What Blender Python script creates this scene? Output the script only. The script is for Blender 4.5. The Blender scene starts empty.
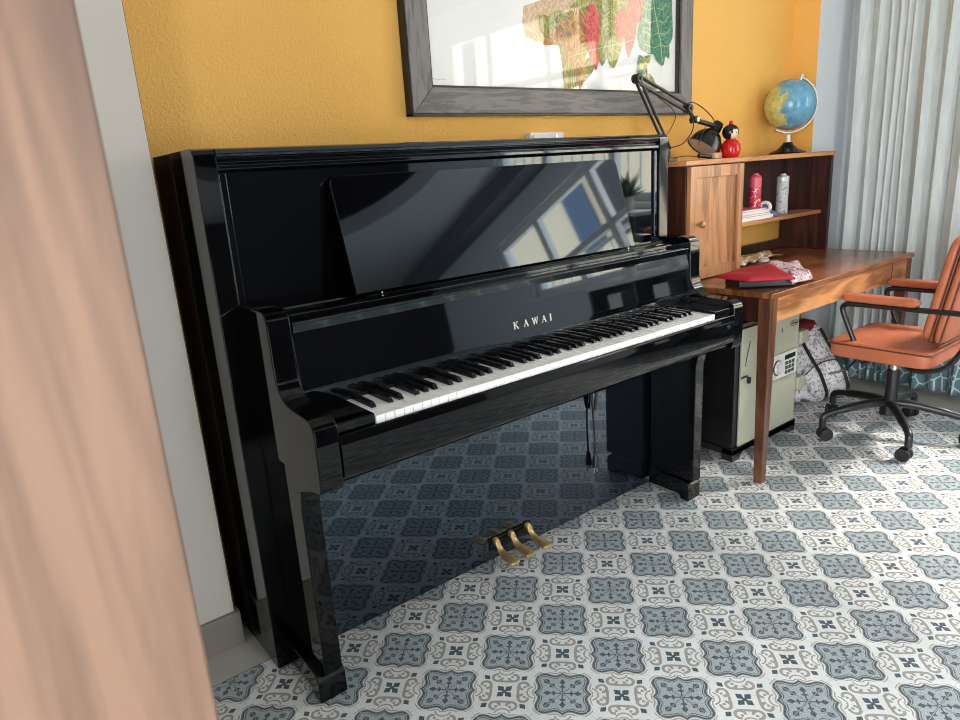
import bpy, bmesh, math, random
from mathutils import Vector, Matrix
random.seed(7)
sc = bpy.context.scene
COL = sc.collection
PI = math.pi

# ------------------------------------------------------------------ colour and materials
def lin(c):
    c = c / 255.0
    return c / 12.92 if c <= .04045 else ((c + .055) / 1.055) ** 2.4
def rgb(r, g, b): return (lin(r), lin(g), lin(b), 1.0)

class X:                                    # tiny expression wrapper over math nodes
    def __init__(s, nt, sock): s.nt, s.s = nt, sock
    def _m(s, op, *a):
        n = s.nt.nodes.new('ShaderNodeMath'); n.operation = op
        for i, v in enumerate((s,) + a):
            if isinstance(v, X): s.nt.links.new(v.s, n.inputs[i])
            else: n.inputs[i].default_value = v
        return X(s.nt, n.outputs[0])
    def __add__(s, o): return s._m('ADD', o)
    def __radd__(s, o): return s._m('ADD', o)
    def __sub__(s, o): return s._m('SUBTRACT', o)
    def __rsub__(s, o): return (s * -1.0)._m('ADD', o)
    def __mul__(s, o): return s._m('MULTIPLY', o)
    def __rmul__(s, o): return s._m('MULTIPLY', o)
    def __truediv__(s, o): return s._m('DIVIDE', o)
    def abs(s): return s._m('ABSOLUTE')
    def rnd(s): return s._m('ROUND')
    def lt(s, v): return s._m('LESS_THAN', v)
    def gt(s, v): return s._m('GREATER_THAN', v)
    def mx(s, o): return s._m('MAXIMUM', o)
    def mn(s, o): return s._m('MINIMUM', o)
    def sqrt(s): return s._m('SQRT')
    def mod2(s): return s._m('FLOORED_MODULO', 2.0)
    def sin(s): return s._m('SINE')
def hyp(a, b): return (a * a + b * b).sqrt()

def newmat(name):
    m = bpy.data.materials.new(name); m.use_nodes = True
    nt = m.node_tree; b = nt.nodes['Principled BSDF']
    return m, nt, b
def mixc(nt, fac, a, b, mode='MIX'):
    n = nt.nodes.new('ShaderNodeMix'); n.data_type = 'RGBA'; n.blend_type = mode
    for key, v in ((0, fac), (6, a), (7, b)):
        if isinstance(v, X): nt.links.new(v.s, n.inputs[key])
        elif hasattr(v, 'default_value') or hasattr(v, 'is_output'): nt.links.new(v, n.inputs[key])
        else: n.inputs[key].default_value = v
    return n.outputs[2]
def coords(nt, scale=(1, 1, 1), rot=(0, 0, 0)):
    t = nt.nodes.new('ShaderNodeTexCoord'); mp = nt.nodes.new('ShaderNodeMapping')
    mp.inputs['Scale'].default_value = scale; mp.inputs['Rotation'].default_value = rot
    nt.links.new(t.outputs['Object'], mp.inputs['Vector'])
    return mp.outputs[0]
def noise(nt, vec, scale, detail=4, rough=.6, dist=0):
    n = nt.nodes.new('ShaderNodeTexNoise'); n.inputs['Scale'].default_value = scale
    n.inputs['Detail'].default_value = detail; n.inputs['Roughness'].default_value = rough
    n.inputs['Distortion'].default_value = dist
    nt.links.new(vec, n.inputs['Vector'])
    return n.outputs[0]
def ramp(nt, fac, stops):
    n = nt.nodes.new('ShaderNodeValToRGB'); e = n.color_ramp.elements
    while len(e) < len(stops): e.new(.5)
    for i, (p, c) in enumerate(stops): e[i].position = p; e[i].color = c
    nt.links.new(fac, n.inputs[0])
    return n.outputs[0]
def bump(nt, b, h, strength=.3, dist=.01):
    n = nt.nodes.new('ShaderNodeBump'); n.inputs['Strength'].default_value = strength
    n.inputs['Distance'].default_value = dist
    nt.links.new(h, n.inputs['Height']); nt.links.new(n.outputs[0], b.inputs['Normal'])
def plain(name, c, rough=.5, metal=0, ior=1.5, var=.06, nscale=30, bumps=0, coat=0, spec=None):
    m, nt, b = newmat(name)
    v = coords(nt); f = noise(nt, v, nscale)
    lo = tuple(x * (1 - var) for x in c[:3]) + (1,); hi = tuple(min(1, x * (1 + var)) for x in c[:3]) + (1,)
    nt.links.new(ramp(nt, f, [(.3, lo), (.7, hi)]), b.inputs['Base Color'])
    b.inputs['Roughness'].default_value = rough; b.inputs['Metallic'].default_value = metal
    b.inputs['IOR'].default_value = ior; b.inputs['Coat Weight'].default_value = coat
    if spec is not None: b.inputs['Specular IOR Level'].default_value = spec
    if bumps: bump(nt, b, f, bumps, .003)
    return m
def wood(name, dark, light, axis='x', rough=.35, scale=9, ring=1.0, fine=.35, coat=0):
    m, nt, b = newmat(name)
    st = {'x': (.12, 1, 1), 'y': (1, .12, 1), 'z': (1, 1, .10)}[axis]
    v = coords(nt, st)
    f1 = noise(nt, v, scale, 4, .55, ring); f2 = noise(nt, v, scale * 9, 3, .7)
    a = X(nt, f1); s = ((a * 26.0).sin() * .5 + .5) * .45 + a * .3 + X(nt, f2) * fine
    nt.links.new(ramp(nt, s.s, [(.25, dark), (.8, light)]), b.inputs['Base Color'])
    b.inputs['Roughness'].default_value = rough; b.inputs['Coat Weight'].default_value = coat
    bump(nt, b, f2, .08, .002)
    return m

M = {}
M['black'] = plain('polished_ebony', (.0025, .0026, .0032, 1), .035, ior=1.68, var=.2)
M['blackdeep'] = plain('polished_ebony_side', (.0022, .0024, .003, 1), .04, ior=1.38, var=.2)
M['blackmirror'] = plain('polished_ebony_lower', (.003, .004, .006, 1), .03, ior=2.05, var=.2)
M['blackmirror'].node_tree.nodes['Principled BSDF'].inputs['Specular Tint'].default_value = (.62, .80, 1, 1)
M['black'].node_tree.nodes['Principled BSDF'].inputs['Specular Tint'].default_value = (.78, .90, 1, 1)
M['blackshade'] = plain('shaded_side_rear', (.008, .004, .003, 1), .5, ior=1.25, var=.3)  # matt dark standing in for the shaded reflection at the side's rear
M['blackmatt'] = plain('dark_cloth_felt', (.008, .008, .009, 1), .7)
M['ivory'] = plain('white_key_plastic', rgb(250, 250, 246), .2, var=.02)
M['ebonykey'] = plain('black_key_plastic', (.006, .006, .007, 1), .2, var=.1)
M['brass'] = plain('aged_brass', rgb(190, 158, 110), .38, .7, var=.2, nscale=60)
M['chrome'] = plain('chrome', rgb(205, 205, 205), .15, 1, var=.03)
M['letter'] = plain('pale_brass_letters', rgb(225, 220, 205), .3, .4, var=.03)
M['tube'] = plain('black_powder_coated_metal', (.012, .012, .013, 1), .32, var=.1)
M['blackplastic'] = plain('black_plastic', (.012, .012, .013, 1), .35)
M['leather'] = plain('tan_orange_leather', rgb(176, 98, 66), .42, var=.08, nscale=14, bumps=.15)
M['leatherseam'] = plain('brown_piping', rgb(92, 45, 28), .5)
M['greywall'] = plain('white_emulsion', rgb(196, 190, 180), .75, var=.02, nscale=3)
M['bluewall'] = plain('pale_grey_emulsion', rgb(218, 222, 224), .75, var=.02, nscale=3)
M['recess'] = plain('grey_recess', rgb(120, 124, 130), .8, var=.02)
M['pelmet'] = plain('dark_grey_pelmet', rgb(92, 98, 106), .7, var=.2, nscale=6)
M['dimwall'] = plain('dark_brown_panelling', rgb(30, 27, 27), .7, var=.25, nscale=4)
M['ceil'] = plain('ceiling_white', rgb(190, 192, 194), .8, var=.02, nscale=3)
M['skirting'] = plain('grey_ceramic_skirting', rgb(128, 124, 114), .4, var=.08, nscale=12)
M['whiteframe'] = plain('white_frame_paint', rgb(228, 228, 226), .4, var=.02)
M['safe'] = plain('champagne_grey_enamel', rgb(168, 168, 148), .32, var=.04, nscale=8)
M['safepanel'] = plain('light_panel_plastic', rgb(208, 208, 196), .35)
M['red'] = plain('crimson_fabric', rgb(172, 22, 40), .6, var=.15, nscale=40, bumps=.2)
M['darkbox'] = plain('dark_plastic_case', rgb(28, 22, 24), .3)
M['paper'] = plain('white_paper', rgb(232, 230, 224), .6, var=.03)
M['pinkpaper'] = plain('pink_red_cover', rgb(214, 120, 122), .5)
M['pink'] = plain('pink_cap', rgb(226, 96, 118), .35)
M['blueobj'] = plain('blue_plastic', rgb(86, 116, 150), .4)
M['teal'] = plain('dark_teal_paint', rgb(52, 66, 72), .5)
M['leaf'] = plain('plant_green', rgb(60, 98, 48), .5, var=.3, nscale=20)
M['pot'] = plain('white_pot', rgb(215, 215, 208), .4)
M['cream'] = plain('cream_render', rgb(214, 200, 172), .8, var=.04, nscale=2)
M['shutter'] = plain('blue_shutter', rgb(58, 82, 108), .6)
M['darkglass'] = plain('dark_window_glass', rgb(24, 30, 40), .1)
M['globebase'] = plain('globe_base_black', (.008, .008, .008, 1), .22)
M['silver'] = plain('silver_plastic', rgb(206, 206, 200), .3, .3)
M['redlac'] = plain('red_lacquer', rgb(196, 30, 26), .18, var=.1)
M['skin'] = plain('painted_face_wood', rgb(230, 196, 160), .4)
M['rubber'] = plain('rubber', (.01, .01, .01, 1), .6)
M['shadeinner'] = plain('lamp_shade_inner_white', rgb(205, 200, 190), .5)
M['wood_and_shade'] = wood('dark_brown_wood_and_shade', rgb(40, 20, 16), rgb(74, 40, 30), 'z', .35)  # dark wood, also used where shade is put into the colour
M['deskwood'] = wood('oak_desk_front', rgb(134, 80, 42), rgb(206, 146, 92), 'x', .36, scale=7)
M['desktop'] = wood('oak_desk_top', rgb(92, 50, 26), rgb(150, 92, 54), 'x', .26, scale=6)
M['deskleg'] = wood('oak_desk_leg', rgb(70, 42, 30), rgb(114, 72, 50), 'z', .33, scale=9)
M['doorwood'] = wood('oak_cupboard_door', rgb(140, 88, 54), rgb(198, 142, 96), 'z', .33, scale=9)
M['leafwood'] = wood('beige_laminate_door', rgb(86, 66, 54), rgb(134, 104, 84), 'z', .5, scale=5, fine=.5)
M['framewood'] = wood('weathered_grey_frame', rgb(80, 77, 75), rgb(124, 120, 116), 'x', .5, scale=34, ring=.3, fine=.6)
M['framewoodv'] = wood('weathered_grey_frame_upright', rgb(80, 77, 75), rgb(124, 120, 116), 'z', .5, scale=34, ring=.3, fine=.6)
M['frameedge'] = plain('black_frame_edge', (.006, .006, .006, 1), .4)
M['bare'] = wood('light_wood_block', rgb(190, 150, 105), rgb(225, 190, 145), 'z', .5)

def yellow_mat():
    m, nt, b = newmat('ochre_stucco')
    v = coords(nt); big = noise(nt, v, 1.2, 2); fine = noise(nt, v, 95, 5, .65); mid = noise(nt, v, 260, 2, .6)
    c = ramp(nt, big, [(.35, rgb(238, 180, 86)), (.65, rgb(244, 189, 98))])
    nt.links.new(c, b.inputs['Base Color']); b.inputs['Roughness'].default_value = .7
    h = X(nt, fine) * .8 + X(nt, mid) * .35
    bump(nt, b, h.s, .9, .006)
    return m
M['yellow'] = yellow_mat()

def glass_mat():
    m, nt, b = newmat('picture_glass')
    nt.nodes.remove(b); o = nt.nodes['Material Output']
    tr = nt.nodes.new('ShaderNodeBsdfTransparent'); gl = nt.nodes.new('ShaderNodeBsdfGlossy')
    gl.inputs['Roughness'].default_value = .01
    fr = nt.nodes.new('ShaderNodeLayerWeight'); fr.inputs['Blend'].default_value = .5
    fac = X(nt, fr.outputs['Facing'])
    mx = nt.nodes.new('ShaderNodeMixShader')
    nt.links.new((fac * fac * fac * fac * fac * .96 + .035).s, mx.inputs[0]); nt.links.new(tr.outputs[0], mx.inputs[1]); nt.links.new(gl.outputs[0], mx.inputs[2])
    nt.links.new(mx.outputs[0], o.inputs[0])
    return m
M['glass'] = glass_mat()

def floor_mat():
    m, nt, b = newmat('encaustic_cement_tiles')
    tc = nt.nodes.new('ShaderNodeTexCoord'); sp = nt.nodes.new('ShaderNodeSeparateXYZ')
    nt.links.new(tc.outputs['Object'], sp.inputs[0])
    px, py = X(nt, sp.outputs[0]), X(nt, sp.outputs[1])
    S = .1981; u = (px - .477) / S; v = (py + 1.1365) / S
    a = u + v; bb = u - v
    ra, rb = a.rnd(), bb.rnd()
    par = (ra + rb).mod2()                          # 0 blue motif, 1 white motif
    A = (a - ra).abs() * 2.0; B = (bb - rb).abs() * 2.0
    # hand-cut wobble
    mm, nn = A.mx(B), A.mn(B)
    fc = nt.nodes.new('ShaderNodeFloatCurve')
    pts = [(0, 1.0), (.08, .93), (.20, .865), (.34, .875), (.50, .935), (.64, .95), (.76, .91), (.86, .83), (1, .74)]
    cv = fc.mapping.curves[0]
    cv.points[0].location = pts[0]; cv.points[1].location = pts[-1]
    for p in pts[1:-1]: cv.points.new(*p)
    fc.mapping.update(); nt.links.new(nn.s, fc.inputs['Value'])
    d = X(nt, fc.outputs[0]) - mm
    e = (mm + nn) * .7071; g = (mm - nn) * .7071
    white, taupe = rgb(232, 235, 233), rgb(160, 154, 145)
    blue, dark, mid = rgb(140, 152, 156), rgb(62, 74, 84), rgb(112, 124, 128)
    # speckle inside the pigments
    vec = tc.outputs['Object']
    sp1 = noise(nt, vec, 330, 2, .75); sp2 = noise(nt, vec, 9, 3)
    wcol = ramp(nt, sp1, [(.30, rgb(198, 201, 199)), (.50, white)])
    bcol = ramp(nt, sp1, [(.36, rgb(132, 145, 150)), (.58, rgb(188, 197, 198))])
    dcol = ramp(nt, sp1, [(.42, rgb(52, 64, 75)), (.68, rgb(118, 130, 138))])
    tcol = ramp(nt, sp1, [(.35, rgb(142, 138, 130)), (.6, rgb(176, 171, 162))])
    # blue motif
    dots = ((nn * 52.0).sin() * .5 + .5)
    c = mixc(nt, d.gt(-.10) * d.lt(-.05), wcol, tcol)
    c = mixc(nt, d.gt(-.005), c, tcol)
    c = mixc(nt, d.gt(.03), c, dcol)
    c = mixc(nt, d.gt(.105), c, bcol)
    c = mixc(nt, d.gt(.145) * d.lt(.175), c, dcol)
    arm = (nn.lt(.024) * mm.lt(.55)).mx((((mm - .52).abs() / .15) + nn / .11).lt(1.0)).mx((((mm - .30).abs() / .07) + nn / .13).lt(1.0))
    arm2 = (g.lt(.026) * e.lt(.80)).mx((((e - .76).abs() / .17) + g / .12).lt(1.0)).mx((((e - .50).abs() / .12) + g / .13).lt(1.0))
    cen = hyp(mm, nn).lt(.09)
    c = mixc(nt, arm.mx(arm2).mx(cen), c, dcol)
    # white motif
    pet = (((e - .19).abs() / .17) + g / .13).lt(1.0).mx(mm.lt(.07))
    pet = pet * (1.0 - nn.lt(.022) * mm.gt(.12))
    sq = (((e - .93).abs() / .15) + g / .115).lt(1.0)
    ringd = hyp(mm - .655, nn - .285)
    ring = (ringd - .165).abs().lt(.052) * (1.0 - (nn.lt(.25) * mm.gt(.655)))
    ring = ring.mx(hyp(mm - .70, nn - .235).lt(.055))
    arc = (mm - .475).abs().lt(.048) * nn.lt(.24)
    lobe = (hyp(mm - 1.06, nn) - .27).abs().lt(.028) * mm.lt(.99)
    w = mixc(nt, ring.mx(arc).mx(lobe), wcol, tcol)
    w = mixc(nt, pet.mx(sq), w, dcol)
    w = mixc(nt, (mm.gt(.965)) * nn.lt(.12), w, tcol)
    pat = mixc(nt, par, c, w)
    gr = (u - u.rnd()).abs().lt(.0042).mx((v - v.rnd()).abs().lt(.0042))
    pat = mixc(nt, gr * .75, pat, rgb(196, 198, 196))
    # plain speckled border along the walls
    tz = noise(nt, vec, 300, 3, .8)
    terr = ramp(nt, tz, [(.30, rgb(128, 126, 116)), (.42, rgb(176, 174, 163)), (.62, rgb(190, 188, 178))])
    q = px / .3; jr = (q - q.rnd()).abs().lt(.008).mx(((py + .527) / .3 - ((py + .527) / .3).rnd()).abs().lt(.008))
    terr = mixc(nt, jr, terr, rgb(84, 82, 76))
    border = py.gt(-.527).mx(px.gt(3.06))
    col = mixc(nt, border, pat, terr)
    col = mixc(nt, .18, col, ramp(nt, sp2, [(.3, rgb(120, 120, 120)), (.7, rgb(255, 255, 255))]), 'MULTIPLY')
    nt.links.new(col, b.inputs['Base Color'])
    b.inputs['Roughness'].default_value = .42; b.inputs['Specular IOR Level'].default_value = .35
    hgt = (X(nt, sp1) * .3 - gr * .8)
    bump(nt, b, hgt.s, .12, .002)
    return m
M['floor'] = floor_mat()

def curtain_mat():
    m, nt, b = newmat('grey_blue_curtain_cloth')
    v = coords(nt, (1, 1, .15)); f = noise(nt, v, 60, 3)
    nt.links.new(ramp(nt, f, [(.3, rgb(188, 194, 192)), (.7, rgb(206, 210, 206))]), b.inputs['Base Color'])
    b.inputs['Roughness'].default_value = .85; bump(nt, b, f, .1, .002)
    return m
M['curtain'] = curtain_mat()
def hem_mat():
    m, nt, b = newmat('teal_leaf_print_hem')
    v = coords(nt)
    w = nt.nodes.new('ShaderNodeTexVoronoi'); w.feature = 'DISTANCE_TO_EDGE'; w.inputs['Scale'].default_value = 14
    nt.links.new(v, w.inputs['Vector'])
    nt.links.new(ramp(nt, w.outputs['Distance'], [(.0, rgb(196, 206, 200)), (.03, rgb(190, 200, 196)), (.06, rgb(94, 124, 132)), (1, rgb(82, 112, 122))]), b.inputs['Base Color'])
    b.inputs['Roughness'].default_value = .85
    return m
M['hem'] = hem_mat()
def spotted(name, base, marks, scale=22, t=.56, rough=.5):
    m, nt, b = newmat(name)
    v = coords(nt); f = noise(nt, v, scale, 3, .6, .6); g = noise(nt, v, scale * 2.3, 2, .6)
    c = mixc(nt, X(nt, f).gt(t), base, marks[0])
    for i, mk in enumerate(marks[1:]): c = mixc(nt, X(nt, g).gt(t + .02 + .05 * i), c, mk)
    nt.links.new(c, b.inputs['Base Color']); b.inputs['Roughness'].default_value = rough
    return m
M['floral'] = spotted('floral_print_canvas', rgb(222, 220, 218), [rgb(176, 172, 176), rgb(110, 106, 118), rgb(190, 150, 148)], 34, .57, .8)
M['redcloth'] = plain('dark_red_canvas', rgb(112, 22, 34), .8, bumps=.2)
M['redprint'] = spotted('red_white_print', rgb(206, 48, 66), [rgb(238, 200, 200), rgb(150, 20, 40)], 60, .56, .35)
M['canprint'] = spotted('pale_can_print', rgb(186, 190, 186), [rgb(120, 134, 146), rgb(160, 120, 108)], 50, .60, .4)
M['pkgprint'] = spotted('printed_film', rgb(222, 200, 202), [rgb(196, 96, 112), rgb(110, 80, 92)], 42, .57, .25)
M['leaflet'] = spotted('printed_leaflet', rgb(232, 226, 212), [rgb(210, 160, 90), rgb(140, 120, 100)], 26, .54, .5)
M['seafoam'] = spotted('art_print_paper', rgb(244, 243, 238), [rgb(240, 239, 234)], 6, .6, .5)
def globe_mat():
    m, nt, b = newmat('globe_map_print')
    v = coords(nt); f = noise(nt, v, 11, 6, .62)
    sp = nt.nodes.new('ShaderNodeSeparateXYZ'); nt.links.new(v, sp.inputs[0])
    s = X(nt, f) * .6 - (X(nt, sp.outputs[0]) * .78 - X(nt, sp.outputs[1]) * .62) * 4.0 - X(nt, sp.outputs[2]) * .6 + .14
    land = ramp(nt, noise(nt, v, 40, 3), [(.35, rgb(160, 176, 96)), (.6, rgb(206, 196, 130))])
    sea = ramp(nt, noise(nt, v, 30, 4), [(.3, rgb(78, 138, 168)), (.7, rgb(120, 172, 192))])
    nt.links.new(mixc(nt, s.gt(.56), sea, land), b.inputs['Base Color'])
    b.inputs['Roughness'].default_value = .2
    return m
M['globe'] = globe_mat()
def artleaf(name, c1, c2, sc_=14):
    m, nt, b = newmat(name)
    v = coords(nt, (1, 1, .5)); f = noise(nt, v, sc_, 3, .5, 1.5)
    s = ((X(nt, f) * 60.0).sin() * .5 + .5)
    nt.links.new(ramp(nt, s.s, [(.2, c1), (.85, c2)]), b.inputs['Base Color']); b.inputs['Roughness'].default_value = .6
    return m
M['a_green'] = artleaf('painted_green_leaf', rgb(34, 104, 78), rgb(86, 152, 116))
M['a_olive'] = artleaf('painted_olive_leaf', rgb(116, 116, 36), rgb(176, 168, 76))
M['a_orange'] = artleaf('painted_ochre_leaf', rgb(156, 100, 32), rgb(206, 156, 74))
M['a_red'] = artleaf('painted_red_flower', rgb(192, 44, 44), rgb(226, 104, 92))
M['a_blue'] = artleaf('painted_blue_wash', rgb(70, 120, 170), rgb(150, 186, 206))
M['a_sand'] = artleaf('painted_sand_wash', rgb(200, 168, 128), rgb(222, 196, 156))
M['a_line'] = plain('painted_pale_vein', rgb(190, 200, 140), .6)

# ------------------------------------------------------------------ geometry helpers
class MB:
    def __init__(s): s.bm = bmesh.new()
    def _add(s, verts, faces):
        vs = [s.bm.verts.new(v) for v in verts]
        for f in faces:
            try: s.bm.faces.new([vs[i] for i in f])
            except ValueError: pass
        return vs
    def box(s, x0, x1, y0, y1, z0, z1, mat=None):
        v = [Vector((x, y, z)) for x in (x0, x1) for y in (y0, y1) for z in (z0, z1)]
        if mat: v = [mat @ p for p in v]
        s._add(v, [(0, 1, 3, 2), (4, 6, 7, 5), (0, 4, 5, 1), (2, 3, 7, 6), (0, 2, 6, 4), (1, 5, 7, 3)])
        return s
    def prism(s, pts, a, b, f):               # pts 2D, f(p, t) -> 3D, extruded from t=a to t=b
        n = len(pts)
        v = [f(p, a) for p in pts] + [f(p, b) for p in pts]
        s._add(v, [tuple(range(n))[::-1], tuple(range(n, 2 * n))] + [(i, (i + 1) % n, n + (i + 1) % n, n + i) for i in range(n)])
        return s
    def px(s, yz, x0, x1): return s.prism(yz, x0, x1, lambda p, t: Vector((t, p[0], p[1])))
    def py(s, xz, y0, y1): return s.prism(xz, y0, y1, lambda p, t: Vector((p[0], t, p[1])))
    def pz(s, xy, z0, z1): return s.prism(xy, z0, z1, lambda p, t: Vector((p[0], p[1], t)))
    def lathe(s, prof, c, n=32, axis=None):   # prof [(r, h)], about axis through c
        q = Matrix.Identity(3) if axis is None else Vector((0, 0, 1)).rotation_difference(Vector(axis).normalized()).to_matrix()
        c = Vector(c); rings = []
        for r, h in prof:
            if r < 1e-6: rings.append([s.bm.verts.new(c + q @ Vector((0, 0, h)))])
            else: rings.append([s.bm.verts.new(c + q @ Vector((r * math.cos(2 * PI * i / n), r * math.sin(2 * PI * i / n), h))) for i in range(n)])
        for A, B in zip(rings, rings[1:]):
            for i in range(n):
                j = (i + 1) % n
                if len(A) == 1 and len(B) == 1: continue
                if len(A) == 1: s.bm.faces.new([A[0], B[i], B[j]])
                elif len(B) == 1: s.bm.faces.new([A[i], A[j], B[0]])
                else: s.bm.faces.new([A[i], A[j], B[j], B[i]])
        for R in (rings[0], rings[-1]):
            if len(R) > 1: s.bm.faces.new(R)
        return s
    def cyl(s, a, b, r, n=20, r2=None):
        a, b = Vector(a), Vector(b); L = (b - a).length
        return s.lathe([(r, 0), (r if r2 is None else r2, L)], a, n, b - a)
    def tube(s, pts, r, n=12):
        pts = [Vector(p) for p in pts]; rings = []; up = None
        for i, p in enumerate(pts):
            t = (pts[min(i + 1, len(pts) - 1)] - pts[max(i - 1, 0)]).normalized()
            if up is None: up = t.orthogonal().normalized()
            up = (up - t * up.dot(t)).normalized(); w = t.cross(up)
            rr = r[i] if isinstance(r, (list, tuple)) else r
            rings.append([s.bm.verts.new(p + (up * math.cos(2 * PI * k / n) + w * math.sin(2 * PI * k / n)) * rr) for k in range(n)])
        for A, B in zip(rings, rings[1:]):
            for k in range(n): s.bm.faces.new([A[k], A[(k + 1) % n], B[(k + 1) % n], B[k]])
        s.bm.faces.new(rings[0]); s.bm.faces.new(rings[-1])
        return s
    def ball(s, c, r, seg=32, rings=20, sc_=(1, 1, 1)):
        mt = Matrix.Translation(Vector(c)) @ Matrix.Diagonal((sc_[0], sc_[1], sc_[2], 1))
        bmesh.ops.create_uvsphere(s.bm, u_segments=seg, v_segments=rings, radius=r, matrix=mt)
        return s
    def build(s, name, mat, parent=None, bevel=0, segs=2, smooth=True, origin=None):
        bm = s.bm
        bmesh.ops.recalc_face_normals(bm, faces=bm.faces)
        if parent is not None:
            top = parent
            off = Vector((0, 0, 0))
            while top is not None: off += Vector(top.location); top = top.parent
            org = off; loc = Vector((0, 0, 0))
        else:
            xs = [v.co for v in bm.verts]
            org = Vector(origin) if origin else Vector(((min(p.x for p in xs) + max(p.x for p in xs)) / 2, (min(p.y for p in xs) + max(p.y for p in xs)) / 2, min(p.z for p in xs)))
            loc = org
        bmesh.ops.translate(bm, verts=bm.verts, vec=-org)
        me = bpy.data.meshes.new(name); bm.to_mesh(me); bm.free()
        if smooth:
            for p in me.polygons: p.use_smooth = True
            me.set_sharp_from_angle(angle=math.radians(32))
        o = bpy.data.objects.new(name, me); COL.objects.link(o)
        me.materials.append(mat); o.location = loc; o.parent = parent
        if bevel:
            b = o.modifiers.new('bevel', 'BEVEL'); b.width = bevel; b.segments = segs; b.limit_method = 'ANGLE'; b.angle_limit = math.radians(40)
            b.harden_normals = True
        return o
def thing(name, label, cat, loc, group=None):
    o = bpy.data.objects.new(name, None); COL.objects.link(o); o.location = loc; o.empty_display_size = .1
    o['label'] = label; o['category'] = cat
    if group: o['group'] = group
    return o
def tag(o, label, cat, group=None):
    o['label'] = label; o['category'] = cat
    if group: o['group'] = group
    return o
def struct(o): o['kind'] = 'structure'; return o
def bez(pts, n=8):                            # Catmull-Rom smoothing
    P = [Vector(p) for p in pts]; P = [2 * P[0] - P[1]] + P + [2 * P[-1] - P[-2]]; out = []
    for i in range(1, len(P) - 2):
        for k in range(n):
            t = k / n
            out.append(.5 * ((2 * P[i]) + (P[i + 1] - P[i - 1]) * t + (2 * P[i - 1] - 5 * P[i] + 4 * P[i + 1] - P[i + 2]) * t * t + (3 * P[i] - P[i - 1] - 3 * P[i + 1] + P[i + 2]) * t ** 3))
    out.append(P[-2]); return out

# ------------------------------------------------------------------ the setting
YW = -.25; XR = 3.35; YB = -5.0; XL = -2.0; H = 2.9
struct(MB().box(XL, XR + .2, YB - .2, .0, -.1, 0).build('floor', M['floor'], origin=(0, 0, 0)))
struct(MB().box(XL, XR + .2, YW, .0, 0, H).build('wall_back', M['yellow']))
w = MB().box(XL, -.046, -.395, YW, 0, H); struct(w.build('wall_pier_left', M['greywall']))
o = MB().box(-.0462, -.0445, -.394, YW, 0, H).build('trim_1', M['wood_and_shade']); struct(o)  # pier return in dark brown: shade of the narrow gap put into colour
struct(MB().box(XL, -.034, -.409, -.395, 0, .1).box(-.0445, -.034, -.395, YW, 0, .1).build('baseboard_left', M['skirting'], bevel=.002))
struct(MB().box(3.022, XR, -.38, YW, 0, H).build('wall_pier_right', M['bluewall']))
struct(MB().box(3.019, 3.022, -.38, YW, 0, H).build('trim_2', M['yellow']))
# window wall with an opening
WY0, WY1, WZ0, WZ1 = -3.65, -1.35, .95, 2.35
w = MB().box(XR, XR + .2, WY1, YW, 0, H).box(XR, XR + .2, YB, WY0, 0, H).box(XR, XR + .2, WY0, WY1, 0, WZ0).box(XR, XR + .2, WY0, WY1, WZ1, H)
struct(w.build('wall_right', M['bluewall'], smooth=False))
# wall behind the viewer with an unseen opening added for fill daylight
DX0, DX1 = .25, 1.15
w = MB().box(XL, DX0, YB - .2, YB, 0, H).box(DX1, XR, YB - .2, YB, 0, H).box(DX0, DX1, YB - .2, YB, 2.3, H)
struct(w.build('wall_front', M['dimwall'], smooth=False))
LY0, LY1 = -4.7, -2.1  # unseen left-wall opening, added to bring in fill daylight
struct(MB().box(XL - .2, XL, YB, LY0, 0, H).box(XL - .2, XL, LY1, 0, 0, H).box(XL - .2, XL, LY0, LY1, 2.35, H).box(XL - .2, XL, LY0, LY1, 0, .1).build('wall_left', M['greywall'], smooth=False))
# ceiling with a round recess
cx, cy, cr = 1.5, -2.9, 1.0
mb = MB(); bm = mb.bm; N = 96; inner = []; outer = []; top = []
for i in range(N):
    a = 2 * PI * i / N; c, s = math.cos(a), math.sin(a)
    inner.append(bm.verts.new((cx + cr * c, cy + cr * s, 2.7))); top.append(bm.verts.new((cx + cr * c, cy + cr * s, 2.84)))
    t = min(((XR - cx) / c if c > 1e-9 else (XL - cx) / c if c < -1e-9 else 1e9), ((YW - cy) / s if s > 1e-9 else (YB - cy) / s if s < -1e-9 else 1e9))
    outer.append(bm.verts.new((cx + t * c, cy + t * s, 2.7)))
for i in range(N):
    j = (i + 1) % N
    bm.faces.new([inner[i], inner[j], outer[j], outer[i]]); bm.faces.new([inner[i], top[i], top[j], inner[j]])
struct(mb.build('ceiling', M['ceil']))
mb = MB(); mb.lathe([(cr, 0), (0, 0)], (cx, cy, 2.8395), 96)
struct(mb.build('ceiling', M['recess']))  # recess disc is a darker grey than the ceiling around it
struct(MB().box(XL - .2, XR + .2, YB - .2, 0, 2.9, 3.0).build('ceiling', M['ceil']))
struct(MB().box(3.12, XR, YB, YW, 2.55, 2.7).build('trim_3', M['pelmet'], bevel=.004))
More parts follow.
